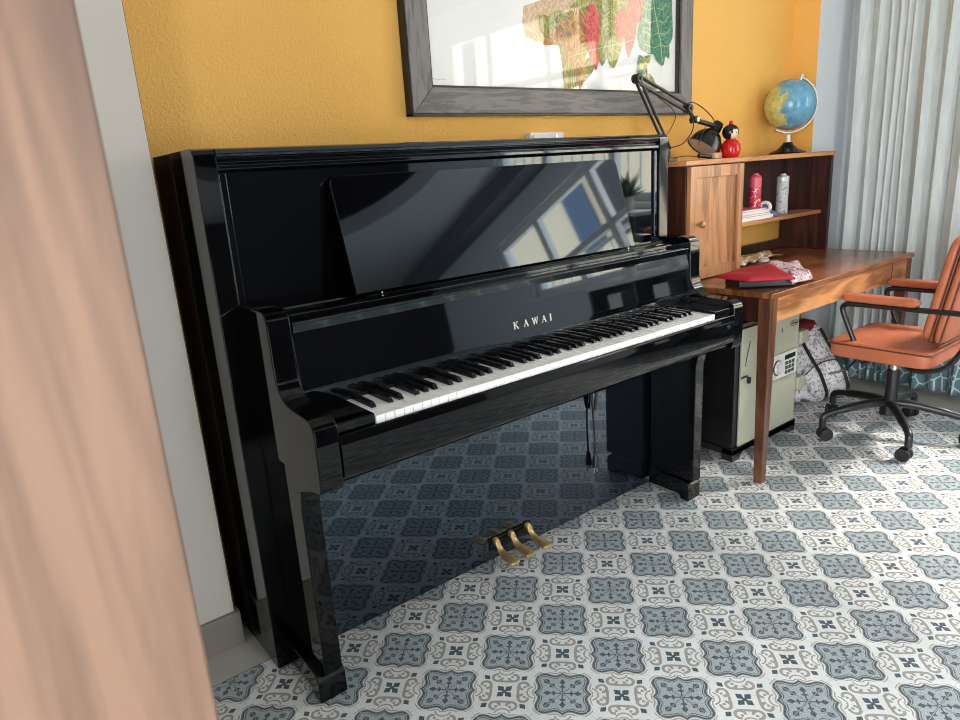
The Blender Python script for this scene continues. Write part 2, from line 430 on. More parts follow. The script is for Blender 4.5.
# window, then frames for the added fill openings
w = MB()
for (a, b) in ((WY0, WY0 + .06), (-3.12, -3.06), (-2.43, -2.37), (-1.92, -1.86), (WY1 - .06, WY1)): w.box(XR + .04, XR + .11, a, b, WZ0, WZ1)
for (a, b) in ((WZ0, WZ0 + .06), (1.84, 1.89), (WZ1 - .06, WZ1)): w.box(XR + .045, XR + .105, WY0, WY1, a, b)
win = struct(w.build('window_1', M['whiteframe'], bevel=.004))
g = MB(); y = WY0 + .12
while y < WY1 - .08:                           # white railing with scrolls
    g.cyl((XR + .13, y, WZ0), (XR + .13, y, 1.8), .007, 8)
    pts = [(XR + .13, y + .055 + .04 * math.cos(t), 1.62 + .07 * math.sin(t)) for t in [k * PI / 8 for k in range(17)]]
    g.tube(pts, .006, 6); y += .11
g.box(XR + .12, XR + .14, WY0, WY1, 1.78, 1.81)
g.build('railing', M['whiteframe'], win)
struct(MB().box(XR - .04, XR + .04, WY0 - .04, WY1 + .04, WZ0 - .04, WZ0).build('trim_4', M['whiteframe'], bevel=.004))
w = MB()
for a in (DX0, .67, DX1 - .06): w.box(a, a + .06, YB - .12, YB - .06, 0, 2.3)
w.box(DX0, DX1, YB - .12, YB - .06, 2.24, 2.3).box(DX0, DX1, YB - .12, YB - .06, 0, .06)
struct(w.build('fill_opening_back', M['whiteframe'], bevel=.004))  # frame for the opening added behind the viewer
w = MB()
for a in (LY0, (LY0 + LY1) / 2 - .03, LY1 - .06): w.box(XL - .12, XL - .06, a, a + .06, .1, 2.35)
w.box(XL - .12, XL - .06, LY0, LY1, 2.29, 2.35).box(XL - .12, XL - .06, LY0, LY1, .1, .16)
struct(w.build('fill_opening_left', M['whiteframe'], bevel=.004))  # frame for the opening added in the left wall
# neighbour across the street, seen only in reflections
w = MB().box(6.0, 8.5, -8.0, -3.95, -4, 4.15)
nb = thing('neighbour_building', 'cream building with blue shutters outside, seen only as a reflection', 'building', (7, -6, -4))
w.build('wall', M['cream'], nb)
for (y0, y1, z0, z1, nm, mt) in ((-5.02, -4.62, 2.72, 3.72, 'shutter', 'shutter'), (-4.50, -4.02, 2.6, 3.5, 'pane', 'darkglass'), (-6.9, -6.55, 2.4, 3.5, 'pane', 'darkglass'), (-7.9, -7.2, 2.4, 3.4, 'shutter', 'shutter')):
    MB().box(5.95, 6.0, y0, y1, z0, z1).build(nm, M[mt], nb, bevel=.01)
MB().box(5.9, 6.0, -8.0, -3.95, 3.78, 3.9).build('cornice', M['whiteframe'], nb)

# door leaf in the foreground
dl = struct(MB().box(-1.30, -.378, -1.68, -1.64, .01, 2.35).build('door_1', M['leafwood'], bevel=.003))

# curtain
def curtain():
    prof = []; y = -.44; ph = 0
    segs = []
    yy = -.44
    while yy > -1.32:
        narrow = -.72 < yy < -.53
        wl = .034 if narrow else random.uniform(.075, .105)
        segs.append((yy, wl)); yy -= wl
    pts = []
    for (y0, wl) in segs:
        amp = .036 if wl < .05 else .050
        for k in range(10):
            t = k / 10; pts.append((y0 - wl * t + .010 * math.sin(4 * PI * t), amp * (math.cos(2 * PI * t)) * (.8 + .2 * math.sin(y0 * 50)), y0))
    def rows(z0, z1, n):
        mb = MB(); R = []
        for j in range(n + 1):
            z = z0 + (z1 - z0) * j / n; k = 1 - .25 * (z / 2.6)
            row = []
            for (y, dx, y0) in pts:
                sway = .006 * math.sin(z * 3 + y0 * 40)
                row.append(mb.bm.verts.new((3.235 + dx * k + sway - .03 * (1 - z / 2.6) * max(0, -y - .8), y + sway, z)))
            R.append(row)
        for j in range(n):
            for i in range(len(pts) - 1): mb.bm.faces.new([R[j][i], R[j][i + 1], R[j + 1][i + 1], R[j + 1][i]])
        return mb
    t = thing('curtain', 'long pale grey-blue pleated curtain hanging beside the desk and orange chair', 'curtain', (3.235, -.9, 0.03))
    for nm, a, b, n, mt in (('drape', .19, 2.56, 40, M['curtain']), ('patterned_hem', .035, .19, 6, M['hem'])):
        o = rows(a, b, n).build(nm, mt, t)
        if nm == 'patterned_hem': o['label'] = 'teal leaf-print hem band'
        sd = o.modifiers.new('solid', 'SOLIDIFY'); sd.thickness = .003
        for p in o.data.polygons: p.use_smooth = True
curtain()

# ------------------------------------------------------------------ piano
W = 1.577; YF = -.595
piano = thing('upright_piano', 'tall polished black upright piano with open keyboard against the ochre wall', 'piano', (W / 2, -.60, 0))
def mirx(f):                                   # build left part and its mirror
    for sgn in (0, 1): f(sgn)
def xr(sgn, a, b): return (a, b) if not sgn else (W - b, W - a)
BK = M['black']
for sgn in (0, 1):
    a, b = xr(sgn, -.012, .036)
    side = [(-.425, .012), (YF, .012), (YF, 1.285), (YF + .006, 1.298), (YF + .018, 1.303), (-.425, 1.303)]
    MB().box(a, b, -.4245, -.275, .012, 1.302).build('side_rear_shaded', M['blackshade'], piano, bevel=.0015)  # rear of the side made matt dark; gap shade put into its colour
    MB().px(side, a, b).build('side_panel', M['blackdeep'], piano, bevel=.0025)
    # cheek and arm in one profile
    a, b = xr(sgn, .030, .083)
    cur = [(-.595, .964), (-.736, .964), (-.750, .958), (-.758, .945), (-.760, .90), (-.760, .85), (-.762, .825), (-.769, .803), (-.783, .786), (-.80, .775), (-.83, .769),
           (-.895, .766), (-.912, .762), (-.924, .752), (-.929, .738), (-.930, .66), (-.928, .625), (-.922, .607), (-.90, .604), (-.87, .597), (-.83, .583), (-.805, .572), (-.79, .62), (-.595, .62)]
    MB().px(cur, a, b).build('arm', M['blackdeep'], piano, bevel=.003)
    a, b = xr(sgn, .036, .082)
    leg = [(-.595, .62), (-.90, .62), (-.90, .603), (-.87, .596), (-.835, .585), (-.81, .572), (-.797, .55), (-.79, .52), (-.787, .082), (-.595, .082)]
    leg = [(-.597, .619), (-.80, .619), (-.803, .58), (-.797, .55), (-.79, .52), (-.787, .082), (-.597, .082)]
    MB().px(leg, a, b).build('leg', M['blackdeep'], piano, bevel=.0025)
    a, b = xr(sgn, .020, .092)
    toe = [(-.597, .082), (-.745, .082), (-.768, .074), (-.776, .064), (-.776, .004), (-.742, .004), (-.735, .022), (-.60, .022), (-.597, .022)]
    t = MB().px(toe, a, b).build('toe_block', M['blackdeep'], piano, bevel=.003)
    MB().cyl(((a + b) / 2, -.757, 0), ((a + b) / 2, -.757, .006), .014).build('foot_pad', M['rubber'], t)
    # key block
    a, b = xr(sgn, .084, .1745)
    MB().box(a, b, -.918, -.770, .70, .746).build('key_block', M['blackdeep'], piano, bevel=.003)
# lid with stepped moulding
lid = [(-.278, 1.300), (-.278, 1.283), (-.590, 1.283), (-.594, 1.290), (-.590, 1.299), (-.58, 1.3025)]
MB().px(lid, .037, W - .037).build('lid', BK, piano, bevel=.002)
MB().px([(-.57, 1.282), (-.592, 1.282), (-.585, 1.272), (-.592, 1.266), (-.592, 1.258), (-.582, 1.25), (-.57, 1.25)], .037, W - .037).build('top_rail', BK, piano, bevel=.0015)
up = MB().box(.037, W - .037, -.580, -.562, .95, 1.251).build('upper_panel', BK, piano, bevel=.001)
for a, b in ((.037, .054), (W - .054, W - .037)): MB().box(a, b, -.588, -.580, .95, 1.25).build('stile', BK, up, bevel=.002)
MB().box(.04, W - .04, -.29, -.278, .02, 1.28).build('back_panel', M['wood_and_shade'], piano)
# music desk, leaning back
yd0, zd0, yd1, zd1 = -.682, .955, -.602, 1.230
dv = Vector((0, yd1 - yd0, zd1 - zd0)); L = dv.length; dv.normalize(); nv = Vector((0, dv.z, -dv.y))
def rrect(x0, x1, z0, z1, r, n=6):
    out = []
    for (cx_, cz_, a0) in ((x1 - r, z1 - r, 0), (x0 + r, z1 - r, 90), (x0 + .004, z0 + .004, 180), (x1 - .004, z0 + .004, 270)):
        rr = r if a0 < 100 else .004
        for k in range(n + 1):
            a = math.radians(a0 + 90 * k / n); out.append((cx_ + rr * math.cos(a), cz_ + rr * math.sin(a)))
    return out
mdk = MB().prism(rrect(.287, 1.304, 0, L, .022), 0, .014, lambda p, t: Vector((p[0], yd0, zd0)) + dv * p[1] + nv * t).build('music_desk', BK, piano, bevel=.0015)
for x in (.345, 1.25): MB().cyl((x, -.698, .946), (x, -.698, .956), .0025, 12).cyl((x, -.698, .946), (x, -.698, .9475), .0045, 12).build('peg', M['chrome'], mdk)
for x in (.40, 1.19): MB().box(x, x + .02, -.655, -.582, .965, .975).build('strut', BK, mdk)
# shelf above the fallboard
MB().px([(-.582, .951), (-.582, .92), (-.700, .92), (-.708, .926), (-.708, .940), (-.700, .944), (-.66, .946), (-.655, .951)], .084, W - .084).build('music_shelf', BK, piano, bevel=.0015)
MB().px([(-.700, .943), (-.704, .952), (-.692, .952), (-.688, .943)], .30, W - .30).build('ledge_strip', BK, piano, bevel=.001)
# fallboard
f0, f1 = Vector((0, -.7665, .795)), Vector((0, -.750, .912))
fd = (f1 - f0).normalized(); fn = Vector((0, fd.z, -fd.y))
fb = MB().px([(-.768, .744), (-.768, .782), (-.7665, .795), (f1.y, f1.z), (f1.y + .014, f1.z + .002), (-.752, .744)], .0845, W - .0845).build('fallboard', BK, piano, bevel=.0008)
MB().px([(-.754, .909), (-.757, .928), (-.752, .932), (-.712, .932), (-.712, .914)], .088, W - .088).build('folding_lip', BK, fb, bevel=.0015)
MB().box(.0845, W - .0845, -.772, -.766, .7405, .744).build('red_felt_strip', M['blackmatt'], fb)
def fp(x, h, off=0): return Vector((x, 0, 0)) + f0 + fd * h - fn * off
def stroke(mb, x0, h0, x1, h1, w):
    dx, dh = x1 - x0, h1 - h0; l = math.hypot(dx, dh); nx, nh = -dh / l * w / 2, dx / l * w / 2
    c = [(x0 + nx, h0 + nh), (x1 + nx, h1 + nh), (x1 - nx, h1 - nh), (x0 - nx, h0 - nh)]
    mb.prism(c, .0004, .0016, lambda p, t: fp(p[0], p[1], t))
def letter(ch, x, h, s):
    mb = MB(); st = lambda a, b, c, d, w=.18: stroke(mb, x + a * s, h + b * s, x + c * s, h + d * s, w * s)
    se = lambda a, b, w=.34: stroke(mb, x + (a - w / 2) * s, h + b * s, x + (a + w / 2) * s, h + b * s, .07 * s)
    if ch == 'K': st(.15, 0, .15, 1, .2); st(.2, .42, .68, .98, .1); st(.36, .58, .74, .02, .19); se(.15, .03); se(.15, .97); se(.68, .97, .26); se(.74, .03, .3)
    if ch == 'A': st(.1, .02, .45, .99, .09); st(.42, .99, .78, .02, .19); st(.22, .35, .64, .35, .08); se(.1, .03, .28); se(.78, .03, .34)
    if ch == 'W': st(.08, .98, .34, .02, .18); st(.34, .02, .58, .96, .08); st(.55, .96, .80, .02, .18); st(.80, .02, 1.04, .98, .08); se(.08, .97, .3); se(.56, .97, .26); se(1.04, .97, .24)
    if ch == 'I': st(.12, 0, .12, 1, .2); se(.12, .03); se(.12, .97)
    o = mb.build('letter_' + ch.lower(), M['letter'], fb, smooth=False)
xx = .699
for ch, adv in (('K', .0355), ('A', .032), ('W', .0355), ('A', .032), ('I', 0)):
    letter(ch, xx, .008, .0195); xx += adv
# key slip, key bed
MB().px([(-.765, .612), (-.765, .70), (-.9215, .70), (-.9215, .7215), (-.925, .7235), (-.929, .722), (-.9335, .706), (-.934, .70), (-.934, .655), (-.93, .635), (-.915, .618), (-.895, .612)], .0835, W - .0835).build('key_slip', M['blackdeep'], piano, bevel=.001)
MB().cyl((1.487 - .03, -.9335, .690), (1.487 - .03, -.9365, .690), .006, 14).build('lock', M['chrome'], piano)
MB().box(.084, W - .084, -.765, -.596, .6125, .735).build('key_bed', M['blackmatt'], piano)
# keys
KX0 = .1752; KW = 1.2268 / 52; KF = -.9185; KB = -.772
k0 = MB().box(-KW / 2 + .0006, KW / 2 - .0006, KF, KB, .7025, .7385)
root_off = Vector(piano.location)
def key_obj(mb, name, mat, x, bevel):
    bmesh.ops.translate(mb.bm, verts=mb.bm.verts, vec=Vector((x, 0, 0)))
    return mb.build(name, mat, piano, bevel=bevel)
wk = key_obj(k0, 'white_key', M['ivory'], KX0 + KW / 2, .0010)
for i in range(1, 52):
    c = wk.copy(); COL.objects.link(c); c.parent = piano; c.location = Vector((KW * i, 0, 0))
bprof = [(-.869, .7390), (-.866, .7455), (-.862, .7495), (-.858, .7505), (KB, .7515), (KB, .7390)]
mb = MB()
n = len(bprof)
vs = []
for sx in (-1, 1):
    for (yy, zz) in bprof:
        hw = .0066 if zz < .742 else .0050
        vs.append(Vector((sx * hw, yy, zz)))
mb._add(vs, [tuple(range(n))[::-1], tuple(range(n, 2 * n))] + [(i, (i + 1) % n, n + (i + 1) % n, n + i) for i in range(n)])
names = 'ABCDEFG'; blacks = []
for i in range(51):
    nm = names[i % 7]
    if nm in 'ACDFG': blacks.append((i, {'A': .0016, 'C': -.0018, 'D': .0018, 'F': -.0022, 'G': 0}[nm]))
i0, d0 = blacks[0]
bk = key_obj(mb, 'black_key', M['ebonykey'], KX0 + KW * (i0 + 1) + d0, .0008)
for i, d in blacks[1:]:
    c = bk.copy(); COL.objects.link(c); c.parent = piano; c.location = Vector((KW * (i - i0) + d - d0, 0, 0))
# bottom panel
MB().box(.037, W - .037, -.581, -.563, .012, .612).build('bottom_panel', M['blackmirror'], piano, bevel=.001)
MB().box(.705, .882, -.586, -.5812, .045, .088).build('pedal_plate', M['blackdeep'], piano, bevel=.004)
for x in (.725, .79, .862):
    p = bez([(x, -.586, .080), (x, -.598, .078), (x, -.610, .062), (x, -.624, .050), (x, -.648, .046), (x, -.674, .045), (x, -.690, .040)], 5)
    mb = MB(); rows = []
    for k, q in enumerate(p):
        t = k / (len(p) - 1); hw = .0095 + .0115 * max(0, (t - .35) / .65) ** .8 if t < .93 else .0195 * math.sqrt(max(.05, 1 - ((t - .93) / .075) ** 2))
        th = .010 if t < .3 else .0055
        rows.append([mb.bm.verts.new(q + Vector((sx * hw, 0, sz * th))) for sx, sz in ((-1, -.8), (1, -.8), (1, .4), (.6, 1), (-.6, 1), (-1, .4))])
    for A, B in zip(rows, rows[1:]):
        for k in range(6): mb.bm.faces.new([A[k], A[(k + 1) % 6], B[(k + 1) % 6], B[k]])
    mb.bm.faces.new(rows[0]); mb.bm.faces.new(rows[-1])
    mb.build('pedal', M['brass'], piano, bevel=.0012)

# power cord hanging under the keys
cd = thing('power_cord', 'thin black power cord with plug hanging below the piano keyboard', 'cord', (1.17, -.5975, .165))
x, y = 1.182, -.5975
MB().tube(bez([(x - .004, y, .612), (x - .012, y + .004, .50), (x - .006, y, .43), (x + .004, y, .40), (x + .010, y - .004, .46), (x + .004, y, .52), (x - .004, y, .47), (x, y + .003, .41), (x + .002, y, .33), (x + .006, y, .23)], 8), .0032, 8).build('cable', M['blackplastic'], cd)
MB().tube(bez([(x + .006, y, .61), (x + .018, y, .50), (x + .008, y, .42), (x + .016, y, .40), (x + .022, y, .47)], 8), .003, 8).build('cable_loop', M['blackplastic'], cd)
pl = MB().lathe([(.004, .05), (.008, .04), (.011, .02), (.012, 0)], (x + .006, y, .185), 14).build('plug', M['blackplastic'], cd)
MB().cyl((x - .001, y, .165), (x - .001, y, .187), .002, 8).cyl((x + .013, y, .165), (x + .013, y, .187), .002, 8).build('prong', M['chrome'], pl)

# wall socket strip just above the lid
sk = thing('wall_socket', 'small white surface wall socket peeking above the piano lid', 'socket', (1.32, YW, 1.24))
MB().box(1.235, 1.40, YW - .028, YW - .001, 1.25, 1.338).build('backbox', M['whiteframe'], sk, bevel=.003)
MB().box(1.245, 1.32, YW - .034, YW - .0285, 1.26, 1.33).build('switch', M['whiteframe'], sk, bevel=.002)
MB().cyl((1.36, YW - .0285, 1.325), (1.36, YW - .031, 1.325), .004).build('screw', M['chrome'], sk)

# ------------------------------------------------------------------ picture
PX0, PX1, PZ0, PZ1 = .752, 2.160, 1.401, 2.42
pic = thing('framed_picture', 'large painting of tropical leaves in a wide weathered grey frame on the ochre wall', 'picture', ((PX0 + PX1) / 2, YW, PZ0))
FW = .077; yf, yb = YW - .036, YW - .002
def rail(pts, mat): MB().py(pts, yf, yb).build('frame_rail', mat, pic, bevel=.003)
rail([(PX0, PZ0), (PX1, PZ0), (PX1 - FW, PZ0 + FW), (PX0 + FW, PZ0 + FW)], M['framewood'])
rail([(PX0, PZ1), (PX1, PZ1), (PX1 - FW, PZ1 - FW), (PX0 + FW, PZ1 - FW)], M['framewood'])
rail([(PX0, PZ0), (PX0, PZ1), (PX0 + FW, PZ1 - FW), (PX0 + FW, PZ0 + FW)], M['framewoodv'])
rail([(PX1, PZ0), (PX1, PZ1), (PX1 - FW, PZ1 - FW), (PX1 - FW, PZ0 + FW)], M['framewoodv'])
e = MB()
e.box(PX0 - .006, PX0, yf + .006, yb, PZ0 - .006, PZ1 + .006).box(PX1, PX1 + .006, yf + .006, yb, PZ0 - .006, PZ1 + .006)
e.box(PX0 - .006, PX1 + .006, yf + .006, yb, PZ0 - .006, PZ0).box(PX0 - .006, PX1 + .006, yf + .006, yb, PZ1, PZ1 + .006)
e.build('outer_edge', M['frameedge'], pic)
gx0, gx1, gz0, gz1 = PX0 + FW, PX1 - FW, PZ0 + FW, PZ1 - FW
e = MB()
for a in ((gx0, gx0 + .008, gz0, gz1), (gx1 - .008, gx1, gz0, gz1), (gx0, gx1, gz0, gz0 + .008), (gx0, gx1, gz1 - .008, gz1)): e.box(a[0], a[1], yf + .010, yb, a[2], a[3])
e.build('inner_slip', M['frameedge'], pic)
MB().box(gx0, gx1, yb - .008, yb - .002, gz0, gz1).build('paper', M['seafoam'], pic)
MB().box(gx0 + .008, gx1 - .008, yf + .011, yf + .012, gz0 + .008, gz1 - .008).build('glass_pane', M['glass'], pic)
ya = yb - .0082
cnt = [0]
def shape(pts, mat, name='painted_leaf', smoothn=5):
    cnt[0] += 1; y1 = ya - .0003 - .00005 * cnt[0]
    q = bez([(p[0], 0, p[1]) for p in pts + [pts[0]]], smoothn)[:-1]
    MB().py([(v.x, v.z) for v in q], y1, y1 + .0003).build(name, mat, pic, smooth=False)
def vein(pts, w=.0013):
    cnt[0] += 1; y1 = ya - .0003 - .00005 * cnt[0]
    mb = MB()
    for a, b in zip(pts, pts[1:]):
        d = Vector((b[0] - a[0], b[1] - a[1])); l = d.length; nx, nz = -d.y / l * w, d.x / l * w
        mb.py([(a[0] + nx, a[1] + nz), (b[0] + nx, b[1] + nz), (b[0] - nx, b[1] - nz), (a[0] - nx, a[1] - nz)], y1, y1 + .0002)
    mb.build('painted_vein', M['a_line'], pic, smooth=False)
def leaf(x, z, L, w, ang, mat, veins=0, wav=0):
    a = math.radians(ang); ux, uz = math.cos(a), math.sin(a); pts = []
    prof = [(0, 0), (.12, .55), (.3, .95), (.5, 1), (.7, .8), (.88, .42), (1, 0)]
    for t, k in prof: pts.append((x + ux * L * t - uz * w * k, z + uz * L * t + ux * w * k))
    for t, k in prof[::-1][1:-1]: pts.append((x + ux * L * t + uz * w * k * (1 + wav), z + uz * L * t - ux * w * k * (1 + wav)))
    shape(pts, mat)
    if veins:
        vein([(x + ux * L * .03, z + uz * L * .03), (x + ux * L * .96, z + uz * L * .96)])
        for i in range(veins):
            t = .15 + .7 * i / veins
            for sg in (-1, 1):
                k = .75; vein([(x + ux * L * t, z + uz * L * t), (x + ux * L * (t + .1) - uz * w * k * sg, z + uz * L * (t + .1) + ux * w * k * sg)], .0012)
# the painting: a sheaf of tropical leaves and flowers
shape([(1.243, 1.745), (1.246, 1.650), (1.40, 1.640), (1.62, 1.70), (1.78, 1.76), (1.80, 1.84), (1.45, 1.80)], M['a_sand'], 'painted_wash', 2)
shape([(1.27, 1.77), (1.42, 1.79), (1.40, 1.92), (1.26, 1.90)], M['a_blue'], 'painted_wash', 3)
shape([(1.47, 1.70), (1.80, 1.78), (1.84, 2.02), (1.52, 2.04)], M['a_sand'], 'painted_wash', 3)
shape([(1.40, 1.66), (1.43, 1.52), (1.47, 1.50), (1.53, 1.58), (1.60, 1.68), (1.78, 1.68), (1.80, 1.84), (1.52, 1.80)], M['a_olive'], 'painted_leaf', 3)
shape([(1.42, 1.64), (1.445, 1.505), (1.485, 1.50), (1.51, 1.60), (1.56, 1.70), (1.50, 1.76)], M['a_orange'], 'painted_leaf', 4)
for a in ((1.45, 1.80, .40, .10, 100, 'a_blue', 4), (1.62, 1.90, .34, .09, 80, 'a_green', 5), (1.80, 1.92, .36, .10, 65, 'a_olive', 5), (1.40, 1.90, .30, .07, 130, 'a_orange', 3),
          (1.31, 1.72, .14, .035, -40, 'a_olive', 0), (1.34, 1.70, .16, .03, 10, 'a_olive', 0), (1.56, 1.74, .26, .035, 205, 'a_orange', 0),
          (1.52, 1.68, .20, .035, 250, 'a_orange', 0), (1.47, 1.64, .16, .03, 255, 'a_orange', 0), (1.60, 1.60, .20, .03, 215, 'a_olive', 0), (1.52, 1.60, .115, .022, 262, 'a_orange', 0),
          (1.45, 1.585, .10, .018, 262, 'a_olive', 0), (1.575, 1.79, .235, .045, 274, 'a_red', 0), (1.68, 1.80, .235, .066, 272, 'a_olive', 5), (1.64, 1.68, .11, .03, 262, 'a_olive', 0),
          (1.80, 1.82, .215, .036, 264, 'a_red', 0), (1.74, 1.78, .13, .03, 262, 'a_red', 0), (1.85, 1.86, .13, .03, 262, 'a_red', 0), (1.84, 1.96, .17, .05, 250, 'a_red', 0),
          (1.84, 1.62, .10, .022, 300, 'a_green', 2), (1.835, 1.60, .10, .016, 280, 'a_green', 0), (1.845, 1.565, .085, .022, 40, 'a_olive', 2), (1.86, 1.545, .10, .026, -28, 'a_olive', 2)):
    leaf(*a[:5], M[a[5]], a[6])
shape([(1.90, 2.00), (1.875, 1.82), (1.83, 1.70), (1.845, 1.645), (1.90, 1.625), (1.93, 1.625), (1.955, 1.60), (1.99, 1.586), (2.005, 1.62), (2.03, 1.615), (2.03, 1.665), (2.05, 1.70), (2.045, 1.80), (2.04, 1.92), (1.99, 2.02)], M['a_green'])
vein([(1.91, 1.98), (1.93, 1.80), (1.97, 1.68), (1.985, 1.60)], .0022)
for i in range(7):
    z = 1.66 + i * .045; xm = 1.975 - i * .012
    vein([(xm - .004, z), (xm - .05, z - .012), (xm - .105 + i * .006, z + .002)], .0010); vein([(xm + .004, z), (xm + .04, z - .004), (xm + .07, z + .02)], .0010)
vein([(1.47, 1.60), (1.60, 1.63), (1.76, 1.66), (1.80, 1.67)], .0014)
vein([(.836, 1.503), (.85, 1.507), (.862, 1.502), (.880, 1.506), (.895, 1.503)], .0009)

# ------------------------------------------------------------------ desk
DZ = .740
dsk = thing('writing_desk', 'brown oak writing desk with square legs between the piano and the curtain', 'desk', (2.39, -.58, 0))
MB().box(1.785, 3.005, -.895, -.262, DZ - .021, DZ).build('desk_top', M['desktop'], dsk, bevel=.004)
MB().box(1.836, 2.956, -.884, -.864, .628, DZ - .022).build('front_apron', M['deskwood'], dsk, bevel=.002)
MB().box(2.80, 2.803, -.8855, -.8835, .632, DZ - .024).build('drawer_gap', M['blackmatt'], dsk)
MB().box(1.796, 1.816, -.840, -.315, .628, DZ - .022).build('side_apron', M['wood_and_shade'], dsk, bevel=.002)
MB().box(2.976, 2.994, -.840, -.315, .628, DZ - .022).build('side_apron', M['wood_and_shade'], dsk, bevel=.002)
MB().box(1.836, 2.956, -.290, -.272, .628, DZ - .022).build('back_apron', M['wood_and_shade'], dsk, bevel=.002)
for (x0, y0) in ((1.790, -.888), (2.954, -.888), (1.790, -.312), (2.954, -.312)):
    x1, y1 = x0 + .047, y0 + .047; mx_, my_ = (x0 + x1) / 2, (y0 + y1) / 2; t = .016
    mb = MB()
    v = [Vector(p) for p in ((mx_ - t, my_ - t, 0), (mx_ + t, my_ - t, 0), (mx_ + t, my_ + t, 0), (mx_ - t, my_ + t, 0),
                             (x0, y0, .62), (x1, y0, .62), (x1, y1, .62), (x0, y1, .62), (x0, y0, DZ - .022), (x1, y0, DZ - .022), (x1, y1, DZ - .022), (x0, y1, DZ - .022))]
    mb._add(v, [(3, 2, 1, 0), (8, 9, 10, 11)] + [(b + i, b + (i + 1) % 4, b + 4 + (i + 1) % 4, b + 4 + i) for b in (0, 4) for i in range(4)])
    mb.build('leg', M['deskleg'], dsk, bevel=.002)

# hutch on the desk
HZ0, HZ1, HY = DZ + .0008, 1.208, -.505
ht = thing('desk_hutch', 'brown oak shelf unit with one cupboard door standing on the desk', 'shelf unit', (2.41, -.38, HZ0))
MB().box(1.815, 3.0, HY - .004, -.256, HZ1 - .020, HZ1).build('top_board', M['deskwood'], ht, bevel=.004)
MB().box(1.822, 1.842, HY + .002, -.258, HZ0, HZ1 - .0205).build('side_panel', M['wood_and_shade'], ht, bevel=.002)  # hutch sides darker than the oak front: shade put into the colour
MB().box(2.975, 2.995, HY, -.258, HZ0, HZ1 - .0205).build('side_panel', M['wood_and_shade'], ht, bevel=.002)
MB().box(2.178, 2.196, HY + .004, -.258, HZ0, HZ1 - .0205).build('divider', M['doorwood'], ht, bevel=.002)
MB().box(2.1965, 2.9745, -.470, -.258, .915, .933).build('shelf', M['deskwood'], ht, bevel=.003)
MB().box(1.8425, 2.1775, -.270, -.259, HZ0, HZ1 - .021).build('back_board', M['wood_and_shade'], ht)
MB().box(2.66, 2.9745, -.268, -.259, .9335, HZ1 - .021).build('back_board', M['wood_and_shade'], ht)
MB().box(2.1965, 2.66, -.268, -.259, .9335, HZ1 - .021).build('back_board', M['wood_and_shade'], ht)
MB().box(1.8425, 2.9745, -.285, -.259, HZ0, HZ0 + .045).build('back_rail', M['wood_and_shade'], ht, bevel=.002)
dr = MB()
dx0, dx1, dz0, dz1 = 1.826, 2.190, HZ0 + .004, HZ1 - .023
for a in ((dx0, dx0 + .045, dz0, dz1), (dx1 - .045, dx1, dz0, dz1), (dx0 + .045, dx1 - .045, dz0, dz0 + .045), (dx0 + .045, dx1 - .045, dz1 - .045, dz1)):
    dr.box(a[0], a[1], HY - .018, HY + .001, a[2], a[3])
dr = dr.build('door', M['doorwood'], ht, bevel=.002)
MB().box(dx0 + .044, dx1 - .044, HY - .008, HY, dz0 + .044, dz1 - .044).build('door_panel', M['doorwood'], dr)
MB().lathe([(.005, 0), (.005, .012), (.012, .016), (.0145, .024), (.012, .032), (.006, .036), (0, .037)], (1.872, HY - .017, .965), 18, (0, -1, 0)).build('knob', M['brass'], dr)

# things on the hutch shelf
bt = thing('drink_bottle', 'pink-red printed bottle with pink cap standing on the hutch shelf', 'bottle', (2.43, -.43, .9335))
bx, by = 2.515, -.385
MB().lathe([(.024, 0), (.026, .004), (.026, .125), (.0245, .135)], (bx, by, .9337), 24).build('body', M['redprint'], bt)
MB().lathe([(.0245, .135), (.0255, .15), (.0255, .178), (.019, .188), (.012, .191), (.012, .197), (0, .197)], (bx, by, .9337), 24).build('cap', M['pink'], bt)
bt2 = thing('storage_tin', 'pale patterned cylindrical tin with lid on the hutch shelf', 'tin', (2.70, -.40, .9335))
bx, by = 2.745, -.39
MB().lathe([(.026, 0), (.0275, .004), (.0275, .145), (.026, .15)], (bx, by, .9337), 26).build('body', M['canprint'], bt2)
MB().lathe([(.028, .1505), (.028, .168), (.0265, .172), (.014, .176), (.012, .184), (0, .184)], (bx, by, .9337), 26).build('lid', M['silver'], bt2)
bt3 = thing('dark_bottle', 'dark round-shouldered bottle left of the pink one on the hutch shelf', 'bottle', (2.37, -.36, .9335))
MB().lathe([(.023, 0), (.024, .004), (.024, .19), (.020, .215), (.012, .228), (0, .232)], (2.452, -.325, .9337), 24).build('body', M['darkbox'], bt3)
z = .9336
for i, (mt, x0, x1, y0, h, lb) in enumerate((('paper', 2.215, 2.545, -.462, .016, 'thick white book lying at the bottom of the shelf stack'),
                                     ('pinkpaper', 2.225, 2.530, -.458, .009, 'pink-edged thin booklet in the middle of the shelf stack'),
                                     ('paper', 2.220, 2.520, -.456, .013, 'white book third up in the shelf stack'),
                                     ('pinkpaper', 2.235, 2.505, -.452, .0085, 'pink-covered booklet on top of the shelf stack'))):
    t = thing('book', lb, 'book', ((x0 + x1) / 2, -.37, z), 'books on the hutch shelf')
    MB().box(x0 + .001, x1 - .002, y0 + .002, -.302, z + .0012, z + h - .0012).build('pages', M['paper'], t)
    c = MB(); c.box(x0, x1, y0, -.300, z, z + .0012).box(x0, x1, y0, -.300, z + h - .0012, z + h).box(x0 - .001, x0, y0, -.3, z, z + h); c.build('cover', M[mt], t)
    z += h + .0003
td = thing('tape_dispenser', 'small white and blue tape dispenser beside the books on the hutch shelf', 'tape dispenser', (2.60, -.43, .9336))
